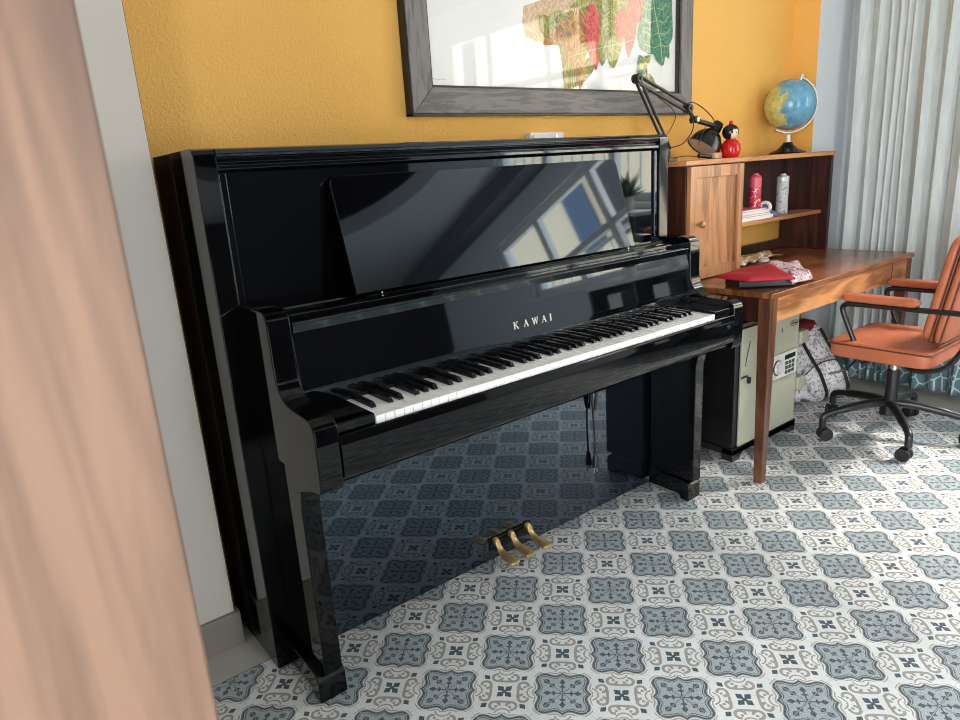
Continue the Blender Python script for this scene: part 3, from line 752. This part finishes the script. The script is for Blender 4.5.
MB().px([(-.445, .9336), (-.445, .95), (-.425, .957), (-.40, .985), (-.385, .985), (-.375, .95), (-.375, .9336)], 2.572, 2.610).build('body', M['blueobj'], td, bevel=.003)
pr = []
for k in range(33):
    a = 2 * PI * k / 32; pr.append((2.566 + .0, -.408 + .024 * math.cos(a), .978 + .020 * math.sin(a)))
MB().tube(pr, .008, 8).build('tape_roll', M['paper'], td)

# papers on the desk beside the cupboard door
def sheet(name, lb, cat, cx_, cy_, w, d, ang, z, mat, amp, group=None, seed=0, thick=.0015):
    rnd = random.Random(seed); mb = MB(); nx, ny = 16, 12; ca, sa = math.cos(ang), math.sin(ang); R = []
    ph = [rnd.uniform(0, 6) for _ in range(4)]
    for j in range(ny + 1):
        row = []
        for i in range(nx + 1):
            u, v = i / nx - .5, j / ny - .5
            hgt = amp * (.5 + .5 * math.sin(u * 7 + ph[0]) * math.cos(v * 6 + ph[1])) + amp * .5 * (.5 + .5 * math.sin(u * 15 + v * 11 + ph[2]))
            row.append(mb.bm.verts.new((cx_ + (u * w) * ca - (v * d) * sa, cy_ + (u * w) * sa + (v * d) * ca, z + hgt)))
        R.append(row)
    for j in range(ny):
        for i in range(nx): mb.bm.faces.new([R[j][i], R[j][i + 1], R[j + 1][i + 1], R[j + 1][i]])
    o = mb.build(name, mat); s_ = o.modifiers.new('s', 'SOLIDIFY'); s_.thickness = thick; s_.offset = 1
    return tag(o, lb, cat, group)
sheet('leaflet', 'crumpled printed leaflet lying on the desk against the cupboard divider', 'paper', 2.36, -.40, .30, .16, .25, DZ + .0012, M['leaflet'], .022, 'papers on the desk', 1)
sheet('leaflet', 'yellowish printed leaflet spread farther back under the hutch shelf', 'paper', 2.55, -.37, .22, .13, -.5, DZ + .0012, M['leaflet'], .014, 'papers on the desk', 4)
rr = []
for k in range(25): rr.append((2.43 + .024 * math.cos(k * PI / 12), -.49 + .014 * math.sin(k * PI / 12) , DZ + .012))
tag(MB().tube(rr, .008, 8).build('tape_ring', M['silver']), 'small silvery ring of tape on the desk in front of the leaflets', 'tape')

# red folder over a dark case and a printed package
bag = thing('dark_case', 'flat dark case under the red pouch at the desk front corner', 'case', (1.98, -.77, DZ))
MB().pz([(1.86, -.66), (1.815, -.745), (1.965, -.882), (2.08, -.84), (2.12, -.74), (2.0, -.64)], DZ + .0005, DZ + .030).build('body', M['darkbox'], bag, bevel=.006, segs=3)
def blanket(pts, z0, z1, nseg=14, amp=.006, seed=3, edge=.3):
    rnd = random.Random(seed); mb = MB(); R = []
    A, B, C_, D = [Vector(p) for p in pts]; p0, p1 = rnd.uniform(0, 6), rnd.uniform(0, 6)
    for j in range(nseg + 1):
        row = []
        for i in range(nseg + 1):
            u, v = i / nseg, j / nseg
            p = (A * (1 - u) + B * u) * (1 - v) + (D * (1 - u) + C_ * u) * v
            e = min(u, 1 - u, v, 1 - v); k = min(1, e / .12) ** .5
            p = Vector((p.x, p.y, p.z + (z1 - z0) * k * .35 + amp * math.sin(u * 9 + p0) * math.cos(v * 7 + p1) * k))
            row.append(mb.bm.verts.new(p))
        R.append(row)
    for j in range(nseg):
        for i in range(nseg): mb.bm.faces.new([R[j][i], R[j][i + 1], R[j + 1][i + 1], R[j + 1][i]])
    return mb
o = blanket([(1.80, -.66, .775), (1.80, -.80, .772), (1.925, -.900, .772), (2.12, -.685, .786)], 0, .03, amp=.004).build('red_pouch', M['red'])
s_ = o.modifiers.new('s', 'SOLIDIFY'); s_.thickness = .007; s_.offset = 1
tag(o, 'crimson red fabric pouch draped over the dark case on the desk', 'pouch')
o = blanket([(1.93, -.890, .758), (2.10, -.878, .746), (2.25, -.745, .772), (2.12, -.675, .785)], 0, .05, amp=.009, seed=9).build('snack_package', M['pkgprint'])
s_ = o.modifiers.new('s', 'SOLIDIFY'); s_.thickness = .012; s_.offset = -.2
tag(o, 'crinkled pink-white printed package lying half under the red pouch', 'package')

# ------------------------------------------------------------------ on top of the hutch
# globe
gl = thing('desk_globe', 'blue desk globe on a black round base on top of the hutch', 'globe', (2.788, -.38, HZ1))
gc = Vector((2.788, -.38, 1.428)); gr = .112
ax = Vector((.30, -.22, .93)).normalized()
sp = MB().ball((0, 0, 0), gr, 48, 32).build('sphere', M['globe'], gl, origin=None)
for v in sp.data.vertices: v.co = v.co + (gc)      # vertices were stored relative to the root: shift the ball to its centre
MB().lathe([(.080, .0005), (.082, .006), (.070, .012), (.045, .022), (.026, .040), (.019, .052), (0, .052)], (2.788, -.38, HZ1), 36).build('base', M['globebase'], gl)
MB().lathe([(.014, .051), (.011, .060), (.011, .084), (.015, .090), (0, .090)], (2.788, -.38, HZ1), 20).build('stem', M['silver'], gl)
side = Vector((.78, -.62, 0)); arc = []
side = (side - ax * side.dot(ax)).normalized()
for k in range(29):
    a = math.radians(92 - k * 190 / 28); arc.append(gc + (ax * math.sin(a) + side * math.cos(a)) * (gr + .0125))
mb = MB(); rows = []
nrm = ax.cross(side)
for p in arc:
    r = (p - gc).normalized(); rows.append([mb.bm.verts.new(p + nrm * s * .009 + r * q * .003) for s, q in ((-1, -1), (1, -1), (1, 1), (-1, 1))])
for A, B in zip(rows, rows[1:]):
    for k in range(4): mb.bm.faces.new([A[k], A[(k + 1) % 4], B[(k + 1) % 4], B[k]])
mb.bm.faces.new(rows[0]); mb.bm.faces.new(rows[-1])
mer = mb.build('meridian_arm', M['silver'], gl, bevel=.001)
MB().cyl(gc + ax * (gr - .002), gc + ax * (gr + .026), .008, 14).build('pivot_knob', M['silver'], gl)

# doll
dl_ = thing('kokeshi_doll', 'small red wooden doll with black hair on the hutch', 'doll', (2.225, -.435, HZ1))
dx, dy = 2.192, -.455; z0 = HZ1 + .0005
MB().lathe([(.030, 0), (.036, .010), (.040, .030), (.038, .050), (.028, .066), (.016, .074), (0, .074)], (dx, dy, z0), 30).build('body', M['redlac'], dl_)
hd = MB().ball((dx, dy, z0 + .098), .029, 28, 18, (1, 1, .95)).build('head', M['skin'], dl_)
# hair cap covers back and sides
mb = MB(); mb.ball((dx + .002, dy + .004, z0 + .101), .0325, 28, 18, (1.08, 1.0, 1.0))
for v in [v for v in mb.bm.verts if (v.co.y < dy - .012 and v.co.z < z0 + .112 and abs(v.co.x - dx) < .019)]: mb.bm.verts.remove(v)
mb.build('hair', M['globebase'], dl_)
MB().ball((dx - .002, dy, z0 + .138), .0085, 16, 10).build('hair_bun', M['redlac'], dl_)
MB().cyl((dx - .007, dy - .0275, z0 + .098), (dx - .007, dy - .0295, z0 + .098), .0022, 8).cyl((dx + .009, dy - .027, z0 + .098), (dx + .009, dy - .029, z0 + .098), .0022, 8).build('eyes', M['globebase'], dl_)
# wooden block beneath the lamp shade
tag(MB().pz([(2.095, -.445), (2.15, -.445), (2.155, -.405), (2.09, -.405)], HZ1 + .0003, HZ1 + .024).build('wooden_block', M['bare'], bevel=.003), 'small pale wooden block on the hutch under the black lamp shade', 'block')

# architect lamp
lp = thing('desk_lamp', 'black jointed-arm desk lamp clamped to the left end of the hutch', 'lamp', (1.87, -.40, HZ1))
LY = -.385
piv = Vector((1.872, LY, 1.252)); elb = Vector((1.680, LY, 1.512)); jnt = Vector((1.985, LY - .005, 1.408)); neck = Vector((2.022, LY - .01, 1.365)); shd = Vector((2.075, LY - .015, 1.335))
MB().box(1.845, 1.90, LY - .022, LY + .022, HZ1 + .0004, HZ1 + .012).box(1.802, 1.8125, LY - .018, LY + .018, HZ1 - .06, HZ1 + .012).box(1.802, 1.86, LY - .018, LY + .018, HZ1 + .0004, HZ1 + .012).build('clamp', M['tube'], lp, bevel=.002)
MB().cyl((1.872, LY, HZ1 + .012), piv, .0085, 16, .006).build('pivot_post', M['tube'], lp)
def two(a, b, name, off=.0115, r=.0062):
    d = (b - a).normalized(); n_ = Vector((0, 1, 0)).cross(d).normalized()
    m_ = MB()
    for sg in (-1, 1): m_.cyl(a + n_ * off * sg, b + n_ * off * sg, r, 10)
    return m_.build(name, M['tube'], lp)
lowa = two(piv, elb, 'lower_arm'); upa = two(elb, jnt, 'upper_arm', .013)
for a, b, par_ in ((piv, elb, lowa), (elb, jnt, upa)):
    d = b - a; L_ = d.length; d.normalize(); n1 = Vector((0, 1, 0)); n2_ = d.cross(n1); sp_ = []
    for k in range(121):
        t = .08 + .28 * k / 120; sp_.append(a + d * L_ * t + (n1 * math.cos(k * .9) + n2_ * math.sin(k * .9)) * .0045)
    MB().tube(sp_, .0010, 5).build('spring', M['chrome'], par_)
for nm, c in (('elbow_joint', elb), ('head_joint', jnt)):
    MB().cyl(c + Vector((0, -.016, 0)), c + Vector((0, .016, 0)), .0165, 20).cyl(c + Vector((0, -.022, 0)), c + Vector((0, .022, 0)), .006, 12).build(nm, M['tube'], lp, bevel=.002)
MB().cyl(jnt, neck, .008, 12).cyl(neck + Vector((0, -.014, 0)), neck + Vector((0, .014, 0)), .014, 16).build('neck', M['tube'], lp)
MB().cyl(neck + Vector((0, -.02, 0)), neck + Vector((0, -.014, 0)), .010, 16).build('thumb_screw', M['chrome'], lp)
sdir = Vector((-.56, .25, -.80)).normalized()     # opening direction
apex = Vector((2.158, LY - .012, 1.318))
prof = [(.016, -.034), (.022, -.030), (.024, .0), (.040, .012), (.056, .032), (.066, .058), (.070, .082), (.072, .084), (.0685, .0835), (.0645, .060), (.054, .035), (.038, .016), (.02, .006), (0, .004)]
sh = MB().lathe(prof, apex, 40, sdir).build('lamp_shade', M['globebase'], lp)
MB().lathe([(.0672, .080), (.0625, .058), (.052, .036), (.036, .018), (.018, .008), (0, .006)], apex, 40, sdir).build('shade_lining', M['shadeinner'], sh)
MB().lathe([(.012, .008), (.016, .03), (.024, .045), (.022, .060), (.012, .070), (0, .072)], apex, 20, sdir).build('bulb', M['whiteframe'], sh)
MB().cyl(neck, apex - sdir * .022, .010, 14).cyl(apex - sdir * .04, apex - sdir * .005, .019, 18).build('socket_barrel', M['tube'], lp)
MB().cyl(Vector((2.085, LY - .02, 1.338)), Vector((1.992, LY - .05, 1.262)), .0016, 8).build('tilt_rod', M['tube'], lp)
cb = bez([jnt + Vector((-.02, -.01, -.01)), (2.0, LY - .02, 1.365), (1.995, LY - .02, 1.32), (1.95, LY - .01, 1.275), (1.89, LY, 1.262), (1.872, LY, 1.255)], 8)
MB().tube(cb, .0022, 8).tube(bez([jnt + Vector((-.03, 0, .012)), jnt + Vector((.02, -.01, .022)), (2.10, LY - .01, 1.40), (2.165, LY - .01, 1.355), (2.185, LY - .01, 1.30)], 8), .0022, 8).tube(bez([(1.80, LY, 1.45), (1.86, LY - .01, 1.415), (1.90, LY - .01, 1.38), (1.88, LY, 1.33), (1.84, LY, 1.30)], 8), .0016, 6).build('cable', M['blackplastic'], lp)
MB().tube(bez([(1.90, LY, HZ1 + .014), (1.95, LY - .03, HZ1 + .018), (1.985, LY - .06, HZ1 + .012)], 6), .0016, 6).cyl((1.985, LY - .06, HZ1 + .016), (2.045, LY - .075, HZ1 + .0095), .0085, 14).build('cord_switch', M['blackplastic'], lp)

# ------------------------------------------------------------------ safe
sf = thing('office_safe', 'champagne grey steel safe with keypad under the desk', 'safe', (2.15, -.50, 0))
x0, x1, y0, y1 = 1.905, 2.392, -.690, -.300
MB().box(x0, x1, y0, y1, .052, .578).build('body', M['globebase'], sf, bevel=.006)
base = [(x0 - .006, .052), (x0 - .006, 0), (x0 + .045, 0), (x0 + .055, .012), (x0 + .07, .026), (x1 - .07, .026), (x1 - .055, .012), (x1 - .045, 0), (x1 + .006, 0), (x1 + .006, .052)]
MB().py(base, y0 - .006, y0 + .045).py(base, y1 - .045, y1 + .004).box(x0 - .006, x1 + .006, y0 - .006, y1 + .004, .026, .0515).build('plinth', M['tube'], sf, bevel=.002)
dd = MB().box(x0 + .026, x1 - .022, y0 - .012, y0 - .0005, .060, .556).build('door', M['safe'], sf, bevel=.004)
MB().box(x0 + .026, x0 + .075, y0 - .0135, y0 - .0122, .352, .362).build('silver_strip', M['chrome'], dd)
MB().box(x0 + .066, x0 + .082, y0 - .024, y0 - .012, .325, .352).build('door_pull', M['tube'], dd, bevel=.003)
for z in (.192, .402): MB().box(x1 - .008, x1 + .062, y0 - .016, y0 + .022, z, z + .058).build('hinge', M['safe'], sf, bevel=.006)
kp = MB().box(2.142, 2.342, y0 - .026, y0 - .0122, .292, .400).build('keypad', M['safepanel'], dd, bevel=.006)
# parts of the keypad hang directly under the safe as parts of their own
MB().lathe([(.030, 0), (.030, .006), (.024, .010), (.022, .018), (0, .018)], (2.180, y0 - .0262, .345), 28, (0, -1, 0)).build('dial', M['silver'], sf, bevel=.001)
MB().lathe([(.0335, 0), (.0335, .003), (.0305, .003), (.0305, 0)], (2.180, y0 - .0262, .345), 28, (0, -1, 0)).build('dial_ring', M['tube'], sf)
MB().box(2.238, 2.322, y0 - .0275, y0 - .0262, .368, .388).build('display', M['darkglass'], sf)
for r_ in range(3):
    for c_ in range(3): MB().box(2.242 + c_ * .027, 2.262 + c_ * .027, y0 - .029, y0 - .0262, .304 + r_ * .020, .319 + r_ * .020).build('key_button', M['teal'], sf, bevel=.0015)
mb = MB(); el = []
for k in range(33): el.append((2.325 + .030 * math.cos(k * PI / 16), y0 - .0128, .512 + .011 * math.sin(k * PI / 16)))
mb.tube(el, .0016, 6).box(2.307, 2.343, y0 - .0135, y0 - .0122, .509, .515).build('oval_badge', M['darkbox'], sf)
MB().tube(bez([(2.225, y0 - .013, .505), (2.232, y0 - .013, .495), (2.228, y0 - .013, .488)], 4), .0018, 6).tube(bez([(1.985, y0 - .013, .50), (1.965, y0 - .013, .44), (1.957, y0 - .013, .40)], 4), .0015, 6).build('thin_dark_mark', M['darkbox'], dd)  # two thin dark curved lines on the door

# ------------------------------------------------------------------ backpack leaning in the corner
bp = thing('backpack', 'white floral backpack with dark red top slumped beside the safe', 'backpack', (2.86, -.60, 0))
Rm = Matrix.Translation((2.865, -.60, 0)) @ Matrix.Rotation(math.radians(-38), 4, 'Z') @ Matrix.Rotation(math.radians(-14), 4, 'X') @ Matrix.Rotation(math.radians(-17), 4, 'Y')
def soft(name, cx_, cy_, cz_, sx, sy, sz, mat, parent, p=3.2, wr=.006, taper=0, sd=1):
    rnd = random.Random(sd); a1, a2 = rnd.uniform(0, 6), rnd.uniform(0, 6)
    mb = MB(); bmesh.ops.create_icosphere(mb.bm, subdivisions=4, radius=1)
    for v in mb.bm.verts:
        n_ = v.co.copy(); k = (abs(n_.x) ** p + abs(n_.y) ** p + abs(n_.z) ** p) ** (-1 / p); q = n_ * k
        w_ = wr * math.sin(q.x * 8 + a1 + q.z * 5) * math.cos(q.z * 9 + a2)
        tp = 1 - taper * (q.z * .5 + .5)
        q = Vector((cx_ + q.x * sx * tp + w_ * n_.x, cy_ + q.y * sy * tp + w_ * n_.y, cz_ + q.z * sz + w_ * n_.z))
        w3 = Rm @ q; w3.z = max(w3.z, .002 + .004 * abs(n_.x)); v.co = w3
    return mb.build(name, mat, parent)
soft('body', 0, 0, .205, .135, .075, .200, M['floral'], bp, 3.4, .008, .14, 2)
soft('front_pocket', .012, -.082, .12, .105, .030, .095, M['floral'], bp, 3.0, .007, .05, 5)
soft('top_panel', -.01, .0, .385, .108, .068, .038, M['redcloth'], bp, 2.6, .004, .2, 7)
soft('side_pocket', -.135, -.01, .11, .028, .05, .075, M['floral'], bp, 2.6, .004, .1, 8)
def tw(pts): return [Rm @ Vector(p) for p in pts]
MB().tube(bez(tw([(-.07, .03, .40), (-.075, .02, .455), (-.045, .02, .475), (-.02, .02, .45), (-.02, .03, .405)]), 6), .007, 8).build('handle', M['blackplastic'], bp)
for (xa_, nm) in ((-.035, 'strap'), (.075, 'strap')):
    mb = MB(); c = bez(tw([(xa_, -.072, .355), (xa_ + .005, -.096, .25), (xa_ + .012, -.120, .16), (xa_ + .012, -.118, .06), (xa_ + .008, -.100, .03)]), 6)
    d_ = (Rm.to_3x3() @ Vector((1, 0, 0))) * .008; n_ = (Rm.to_3x3() @ Vector((0, -1, 0))) * .002; rows = [[mb.bm.verts.new(p + d_ * s + n_ * q) for s, q in ((-1, -1), (1, -1), (1, 1), (-1, 1))] for p in c]
    for A, B in zip(rows, rows[1:]):
        for k in range(4): mb.bm.faces.new([A[k], A[(k + 1) % 4], B[(k + 1) % 4], B[k]])
    mb.build(nm, M['blackplastic'], bp)
MB().tube(bez(tw([(-.09, -.098, .165), (-.03, -.122, .20), (.05, -.122, .20), (.11, -.095, .165)]), 6), .003, 6).build('pocket_zip', M['blackplastic'], bp)

# ------------------------------------------------------------------ office chair
oc = thing('office_chair', 'tan orange leather swivel armchair with black star base by the desk', 'chair', (2.60, -1.0, 0))
hx, hy = 2.60, -1.0
MB().cyl((hx, hy, .095), (hx, hy, .165), .034, 28, .030).build('hub', M['tube'], oc, bevel=.003)
for k in range(5):
    a = math.radians(.6 + 72 * k); c, s = math.cos(a), math.sin(a)
    pt = lambda r, z: (hx + r * c, hy + r * s, z)
    MB().tube(bez([pt(.02, .150), pt(.10, .148), pt(.20, .132), pt(.262, .118), pt(.283, .105), pt(.287, .085), pt(.287, .060)], 5), [.019] * 5 + [.0175] * 6 + [.0145] * 20, 12).build('base_leg', M['tube'], oc)
    tr = Vector((math.cos(a + 1.1 + k), math.sin(a + 1.1 + k), 0)); sd_ = Vector((-tr.y, tr.x, 0)); p = Vector(pt(.287, 0)) + tr * .012
    cs = MB().cyl(Vector(pt(.287, .038)), Vector(pt(.287, .065)), .007, 12)
    cs.cyl(p + sd_ * -.006 + Vector((0, 0, .030)), p + sd_ * .006 + Vector((0, 0, .030)), .022, 20)
    cs = cs.build('caster', M['blackplastic'], oc)
    for sg in (-1, 1): MB().cyl(p + sd_ * .009 * sg + Vector((0, 0, .0275)), p + sd_ * .024 * sg + Vector((0, 0, .0275)), .0275, 24).build('wheel', M['rubber'], cs, bevel=.003)
cp = MB().cyl((hx - .01, hy - .01, .16), (hx - .01, hy - .01, .30), .026, 24).build('gas_cylinder', M['tube'], oc, bevel=.002)
MB().cyl((hx - .01, hy - .01, .30), (hx - .01, hy - .01, .375), .015, 24).build('piston', M['chrome'], oc)
sx0, sx1, sy0, sy1 = 2.304, 2.735, -1.235, -.852
MB().box(hx - .13, hx + .07, hy - .11, hy + .06, .372, .397).build('mechanism', M['tube'], oc, bevel=.004)
MB().tube(bez([(hx - .05, hy + .03, .382), (hx + .0, hy + .10, .375), (2.50, -.86, .30), (2.46, -.80, .27)], 6), .005, 8).build('tilt_lever', M['tube'], oc)
def cushion(name, x0, x1, y0, y1, z0, z1, r, dome, tufts=(), T=None, parent=oc, p=7):
    mb = MB(); n = 30; cxs, cys = (x0 + x1) / 2, (y0 + y1) / 2
    def prof(u, v):  # superellipse rounding
        ex = abs(u) ** p + abs(v) ** p
        return max(0, 1 - ex)
    for sgn in (1, -1):
        R = []
        for j in range(n + 1):
            row = []
            for i in range(n + 1):
                u = math.sin((2 * i / n - 1) * PI / 2); v = math.sin((2 * j / n - 1) * PI / 2)
                k = (abs(u) ** 9 + abs(v) ** 9) ** (1 / 9); m_ = max(abs(u), abs(v)); q = (m_ / k) if k > 1e-6 else 1
                xx_ = cxs + u * q * (x1 - x0) / 2; yy_ = cys + v * q * (y1 - y0) / 2
                e = min(1, (1 - m_) / .10); h = (z1 - z0) / 2 - r * (1 - math.sqrt(max(0, 1 - (1 - e) ** 2)))
                h += dome * (1 - u * u) * (1 - v * v)
                if sgn > 0:
                    for (tx, ty) in tufts: h -= .011 * math.exp(-((u - tx) ** 2 + (v - ty) ** 2) / .006)
                P = Vector((xx_, yy_, (z0 + z1) / 2 + sgn * h)); row.append(mb.bm.verts.new(P if T is None else T @ P))
            R.append(row)
        for j in range(n):
            for i in range(n): mb.bm.faces.new([R[j][i], R[j][i + 1], R[j + 1][i + 1], R[j + 1][i]])
    # close the rim
    bmesh.ops.remove_doubles(mb.bm, verts=mb.bm.verts, dist=1e-5)
    be = [e for e in mb.bm.edges if len(e.link_faces) == 1]
    if be: bmesh.ops.bridge_loops(mb.bm, edges=be)
    return mb.build(name, M['leather'], parent)
tf = [(-.35, .35), (.35, .35), (-.35, -.3), (.35, -.3), (0, .02)]
st = cushion('seat', sx0, sx1, sy0, sy1, .398, .466, .012, .008, tf)
cxm, cym = (sx0 + sx1) / 2, (sy0 + sy1) / 2
mb = MB()
for (tx, ty) in tf: mb.ball((cxm + tx * (sx1 - sx0) / 2, cym + ty * (sy1 - sy0) / 2, .4645), .008, 12, 8, (1, 1, .45))
mb.build('tuft_buttons', M['leatherseam'], st)
def loop(z, inset): 
    a, b, c, d = sx0 + inset, sx1 - inset, sy0 + inset, sy1 - inset; r = .02
    pts = []
    for (qx, qy, a0) in ((b - r, d - r, 0), (a + r, d - r, 90), (a + r, c + r, 180), (b - r, c + r, 270)):
        for k in range(5): t = math.radians(a0 + 22.5 * k); pts.append((qx + r * math.cos(t), qy + r * math.sin(t), z))
    return pts + [pts[0]]
MB().tube(loop(.455, -.0006), .0032, 6).build('piping', M['leatherseam'], st)
# backrest: slab leaning back
T = Matrix.Translation((0, -1.175, .50)) @ Matrix.Rotation(math.radians(90 + 10), 4, 'X')
bkx0, bkx1 = 2.335, 2.725
T2 = T
b1 = cushion('backrest', bkx0, bkx1, 0, .40, 0, .036, .014, .004, (), T2)
b2 = cushion('backrest_shell', bkx0, bkx1, 0, .40, .040, .074, .014, .004, (), T2)
def bl(z): 
    r = .02; pts = []
    for (qx, qy, a0) in ((bkx1 - r, .40 - r, 0), (bkx0 + r, .40 - r, 90), (bkx0 + r, r, 180), (bkx1 - r, r, 270)):
        for k in range(5): t = math.radians(a0 + 22.5 * k); pts.append(T2 @ Vector((qx + r * math.cos(t), qy + r * math.sin(t), z)))
    return pts + [pts[0]]
MB().tube(bl(.038), .0045, 6).build('piping', M['leatherseam'], b1)
MB().tube(bl(.071), .003, 6).build('piping', M['leatherseam'], b2)
for sg, xa_ in ((-1, 2.338), (1, 2.752)):
    fr = [(xa_, -.985, .385), (xa_, -.975, .40), (xa_, -.93, .50), (xa_, -.897, .575), (xa_, -.892, .598), (xa_, -.905, .612), (xa_, -.94, .616), (xa_, -1.05, .617), (xa_, -1.16, .618), (xa_, -1.30, .620), (xa_, -1.335, .612), (xa_, -1.345, .585), (xa_, -1.325, .50), (xa_, -1.28, .42), (xa_, -1.22, .388), (xa_, -1.17, .384)]
    MB().tube(bez(fr, 5), .0105, 12).tube(bez([(xa_, -.985, .385), (xa_ - sg * .02, -.99, .382), (hx - .01 + sg * .10, -1.0, .384)], 5), .0095, 10).tube(bez([(xa_, -1.17, .384), (xa_ - sg * .05, -1.12, .384), (hx - .01 + sg * .10, -1.08, .384)], 5), .0095, 10).build('arm_frame', M['tube'], oc)
    pp = MB(); rows = []
    for k in range(21):
        t = k / 20; y = -.890 - .28 * t; e = min(1, math.sin(PI * min(t, 1 - t) / .16) if min(t, 1 - t) < .08 else 1); e = max(.12, e)
        rows.append([pp.bm.verts.new((xa_ + .027 * e ** .5 * math.copysign(abs(math.cos(q)) ** .6, math.cos(q)), y, .643 + .0165 * e ** .6 * math.copysign(abs(math.sin(q)) ** .7, math.sin(q)))) for q in [2 * PI * i / 20 for i in range(20)]])
    for A, B in zip(rows, rows[1:]):
        for i in range(20): pp.bm.faces.new([A[i], A[(i + 1) % 20], B[(i + 1) % 20], B[i]])
    pp.bm.faces.new(rows[0]); pp.bm.faces.new(rows[-1])
    pp.build('armrest_pad', M['leather'], oc)

# ------------------------------------------------------------------ low shelf unit under the window (seen in the piano's polish)
su = thing('low_bookcase', 'dark teal low bookcase under the window, seen as a reflection', 'bookcase', (3.19, -2.35, 0))
BX0, BX1, BY0, BY1, BT = 3.04, 3.30, -2.75, -1.90, .905
MB().box(BX0, BX1, BY0, BY1, BT - .025, BT).build('top_board', M['whiteframe'], su, bevel=.003)
m_ = MB()
for y in (BY0, (BY0 + BY1) / 2 - .01, BY1 - .02): m_.box(BX0 + .005, BX1, y, y + .02, 0, BT - .0255)
m_.build('upright', M['teal'], su)
m_ = MB()
for z in (.03, .33, .61): m_.box(BX0 + .006, BX1, BY0 + .02, BY1 - .02, z, z + .018)
m_.box(BX1 - .01, BX1, BY0, BY1, .0, BT - .026)
m_.build('shelf', M['teal'], su)
for i, (y, z, lb) in enumerate(((-2.20, .6285, 'white storage box on the top shelf of the teal bookcase, nearer the desk'), (-2.02 - .06, .3485, 'white storage box on the middle shelf of the teal bookcase'), (-2.60, .6285, 'white storage box on the top shelf of the teal bookcase, farther from the desk'))):
    o = MB(); o.box(BX0 + .03, BX0 + .20, y, y + .12, z, z + .19); tag(o.build('storage_box', M['paper'], bevel=.004), lb, 'box', 'white storage boxes')
for y, hh, lb in ((-2.08, .26, 'green potted plant on the teal bookcase beneath the window, near the curtain'), (-2.45, .20, 'green potted plant on the teal bookcase, farther from the curtain')):
    t = thing('potted_plant', lb, 'plant', (3.17, y, BT), 'plants on the teal bookcase')
    MB().lathe([(.035, 0), (.042, .004), (.052, .09), (.048, .09), (.04, .075), (0, .075)], (3.17, y, BT + .0005), 24).build('pot', M['pot'], t)
    m_ = MB(); rnd = random.Random(int(hh * 100))
    for k in range(26):
        a = rnd.uniform(0, 2 * PI); el = rnd.uniform(.5, 1.35); L_ = hh * rnd.uniform(.6, 1); d = Vector((math.cos(a) * math.cos(el), math.sin(a) * math.cos(el), math.sin(el))); s_ = d.cross(Vector((0, 0, 1))).normalized()
        b = Vector((3.17, y, BT + .072)); vs_ = [b, b + d * L_ * .55 + s_ * .018, b + d * L_ + Vector((0, 0, -.02)), b + d * L_ * .55 - s_ * .018]
        m_._add([*vs_], [(0, 1, 2, 3)])
    o = m_.build('leaves', M['leaf'], t); q = o.modifiers.new('s', 'SOLIDIFY'); q.thickness = .0015

# ------------------------------------------------------------------ light
wd = bpy.data.worlds.new('sky'); sc.world = wd; wd.use_nodes = True
bg = wd.node_tree.nodes['Background']; bg.inputs[0].default_value = (.93, .965, 1.0, 1); bg.inputs[1].default_value = 11.5
def portal(loc, rot, sx, sy):
    l = bpy.data.lights.new('window_and_fill_daylight', 'AREA'); l.shape = 'RECTANGLE'; l.size = sx; l.size_y = sy; l.cycles.is_portal = True
    o = bpy.data.objects.new('window_and_fill_daylight', l); COL.objects.link(o); o.location = loc; o.rotation_euler = rot
portal((XR + .19, (WY0 + WY1) / 2, (WZ0 + WZ1) / 2), (0, math.radians(90), 0), WZ1 - WZ0, WY1 - WY0)
portal(((DX0 + DX1) / 2, YB - .19, 1.15), (math.radians(90), 0, 0), DX1 - DX0, 2.3)  # guides sky light through the added back opening
portal((XL - .19, (LY0 + LY1) / 2, 1.2), (0, math.radians(-90), 0), 2.3, LY1 - LY0)  # guides sky light through the added left opening
sl = bpy.data.lights.new('sun', 'SUN'); sl.energy = 9.0; sl.angle = math.radians(14); sl.color = (1, .95, .88)
so = bpy.data.objects.new('sun', sl); COL.objects.link(so)
so.rotation_euler = Vector((-.78, .50, -1.05)).normalized().to_track_quat('-Z', 'Y').to_euler()

# ------------------------------------------------------------------ camera
cam = bpy.data.cameras.new('camera'); co = bpy.data.objects.new('camera', cam); COL.objects.link(co); sc.camera = co
R_ = Vector((.78310949, -.61869159, -.06293041)); U_ = Vector((.2131643, .17198726, .96175951)); F_ = Vector((.58420929, .76657752, -.26656782))
mw = Matrix.Identity(4)
for i in range(3): mw[i][0] = R_[i]; mw[i][1] = U_[i]; mw[i][2] = -F_[i]; mw[i][3] = (-.46301698, -2.13013471, 1.21899368)[i]
co.matrix_world = mw
cam.sensor_width = 36; cam.lens = 680.59 / 960 * 36; cam.clip_start = .05
cam.dof.use_dof = True; cam.dof.focus_distance = 2.1; cam.dof.aperture_fstop = 11.0
sc.view_settings.view_transform = 'Standard'; sc.view_settings.look = 'None'; sc.view_settings.gamma = 1; sc.view_settings.use_curve_mapping = False
sc.view_settings.exposure = 0.2
sc.cycles.use_denoising = True; sc.cycles.filter_width = 1.0; sc.cycles.max_bounces = 10; sc.cycles.diffuse_bounces = 6; sc.cycles.glossy_bounces = 6; sc.cycles.sample_clamp_indirect = 6
sc.cycles.caustics_reflective = False; sc.cycles.caustics_refractive = False
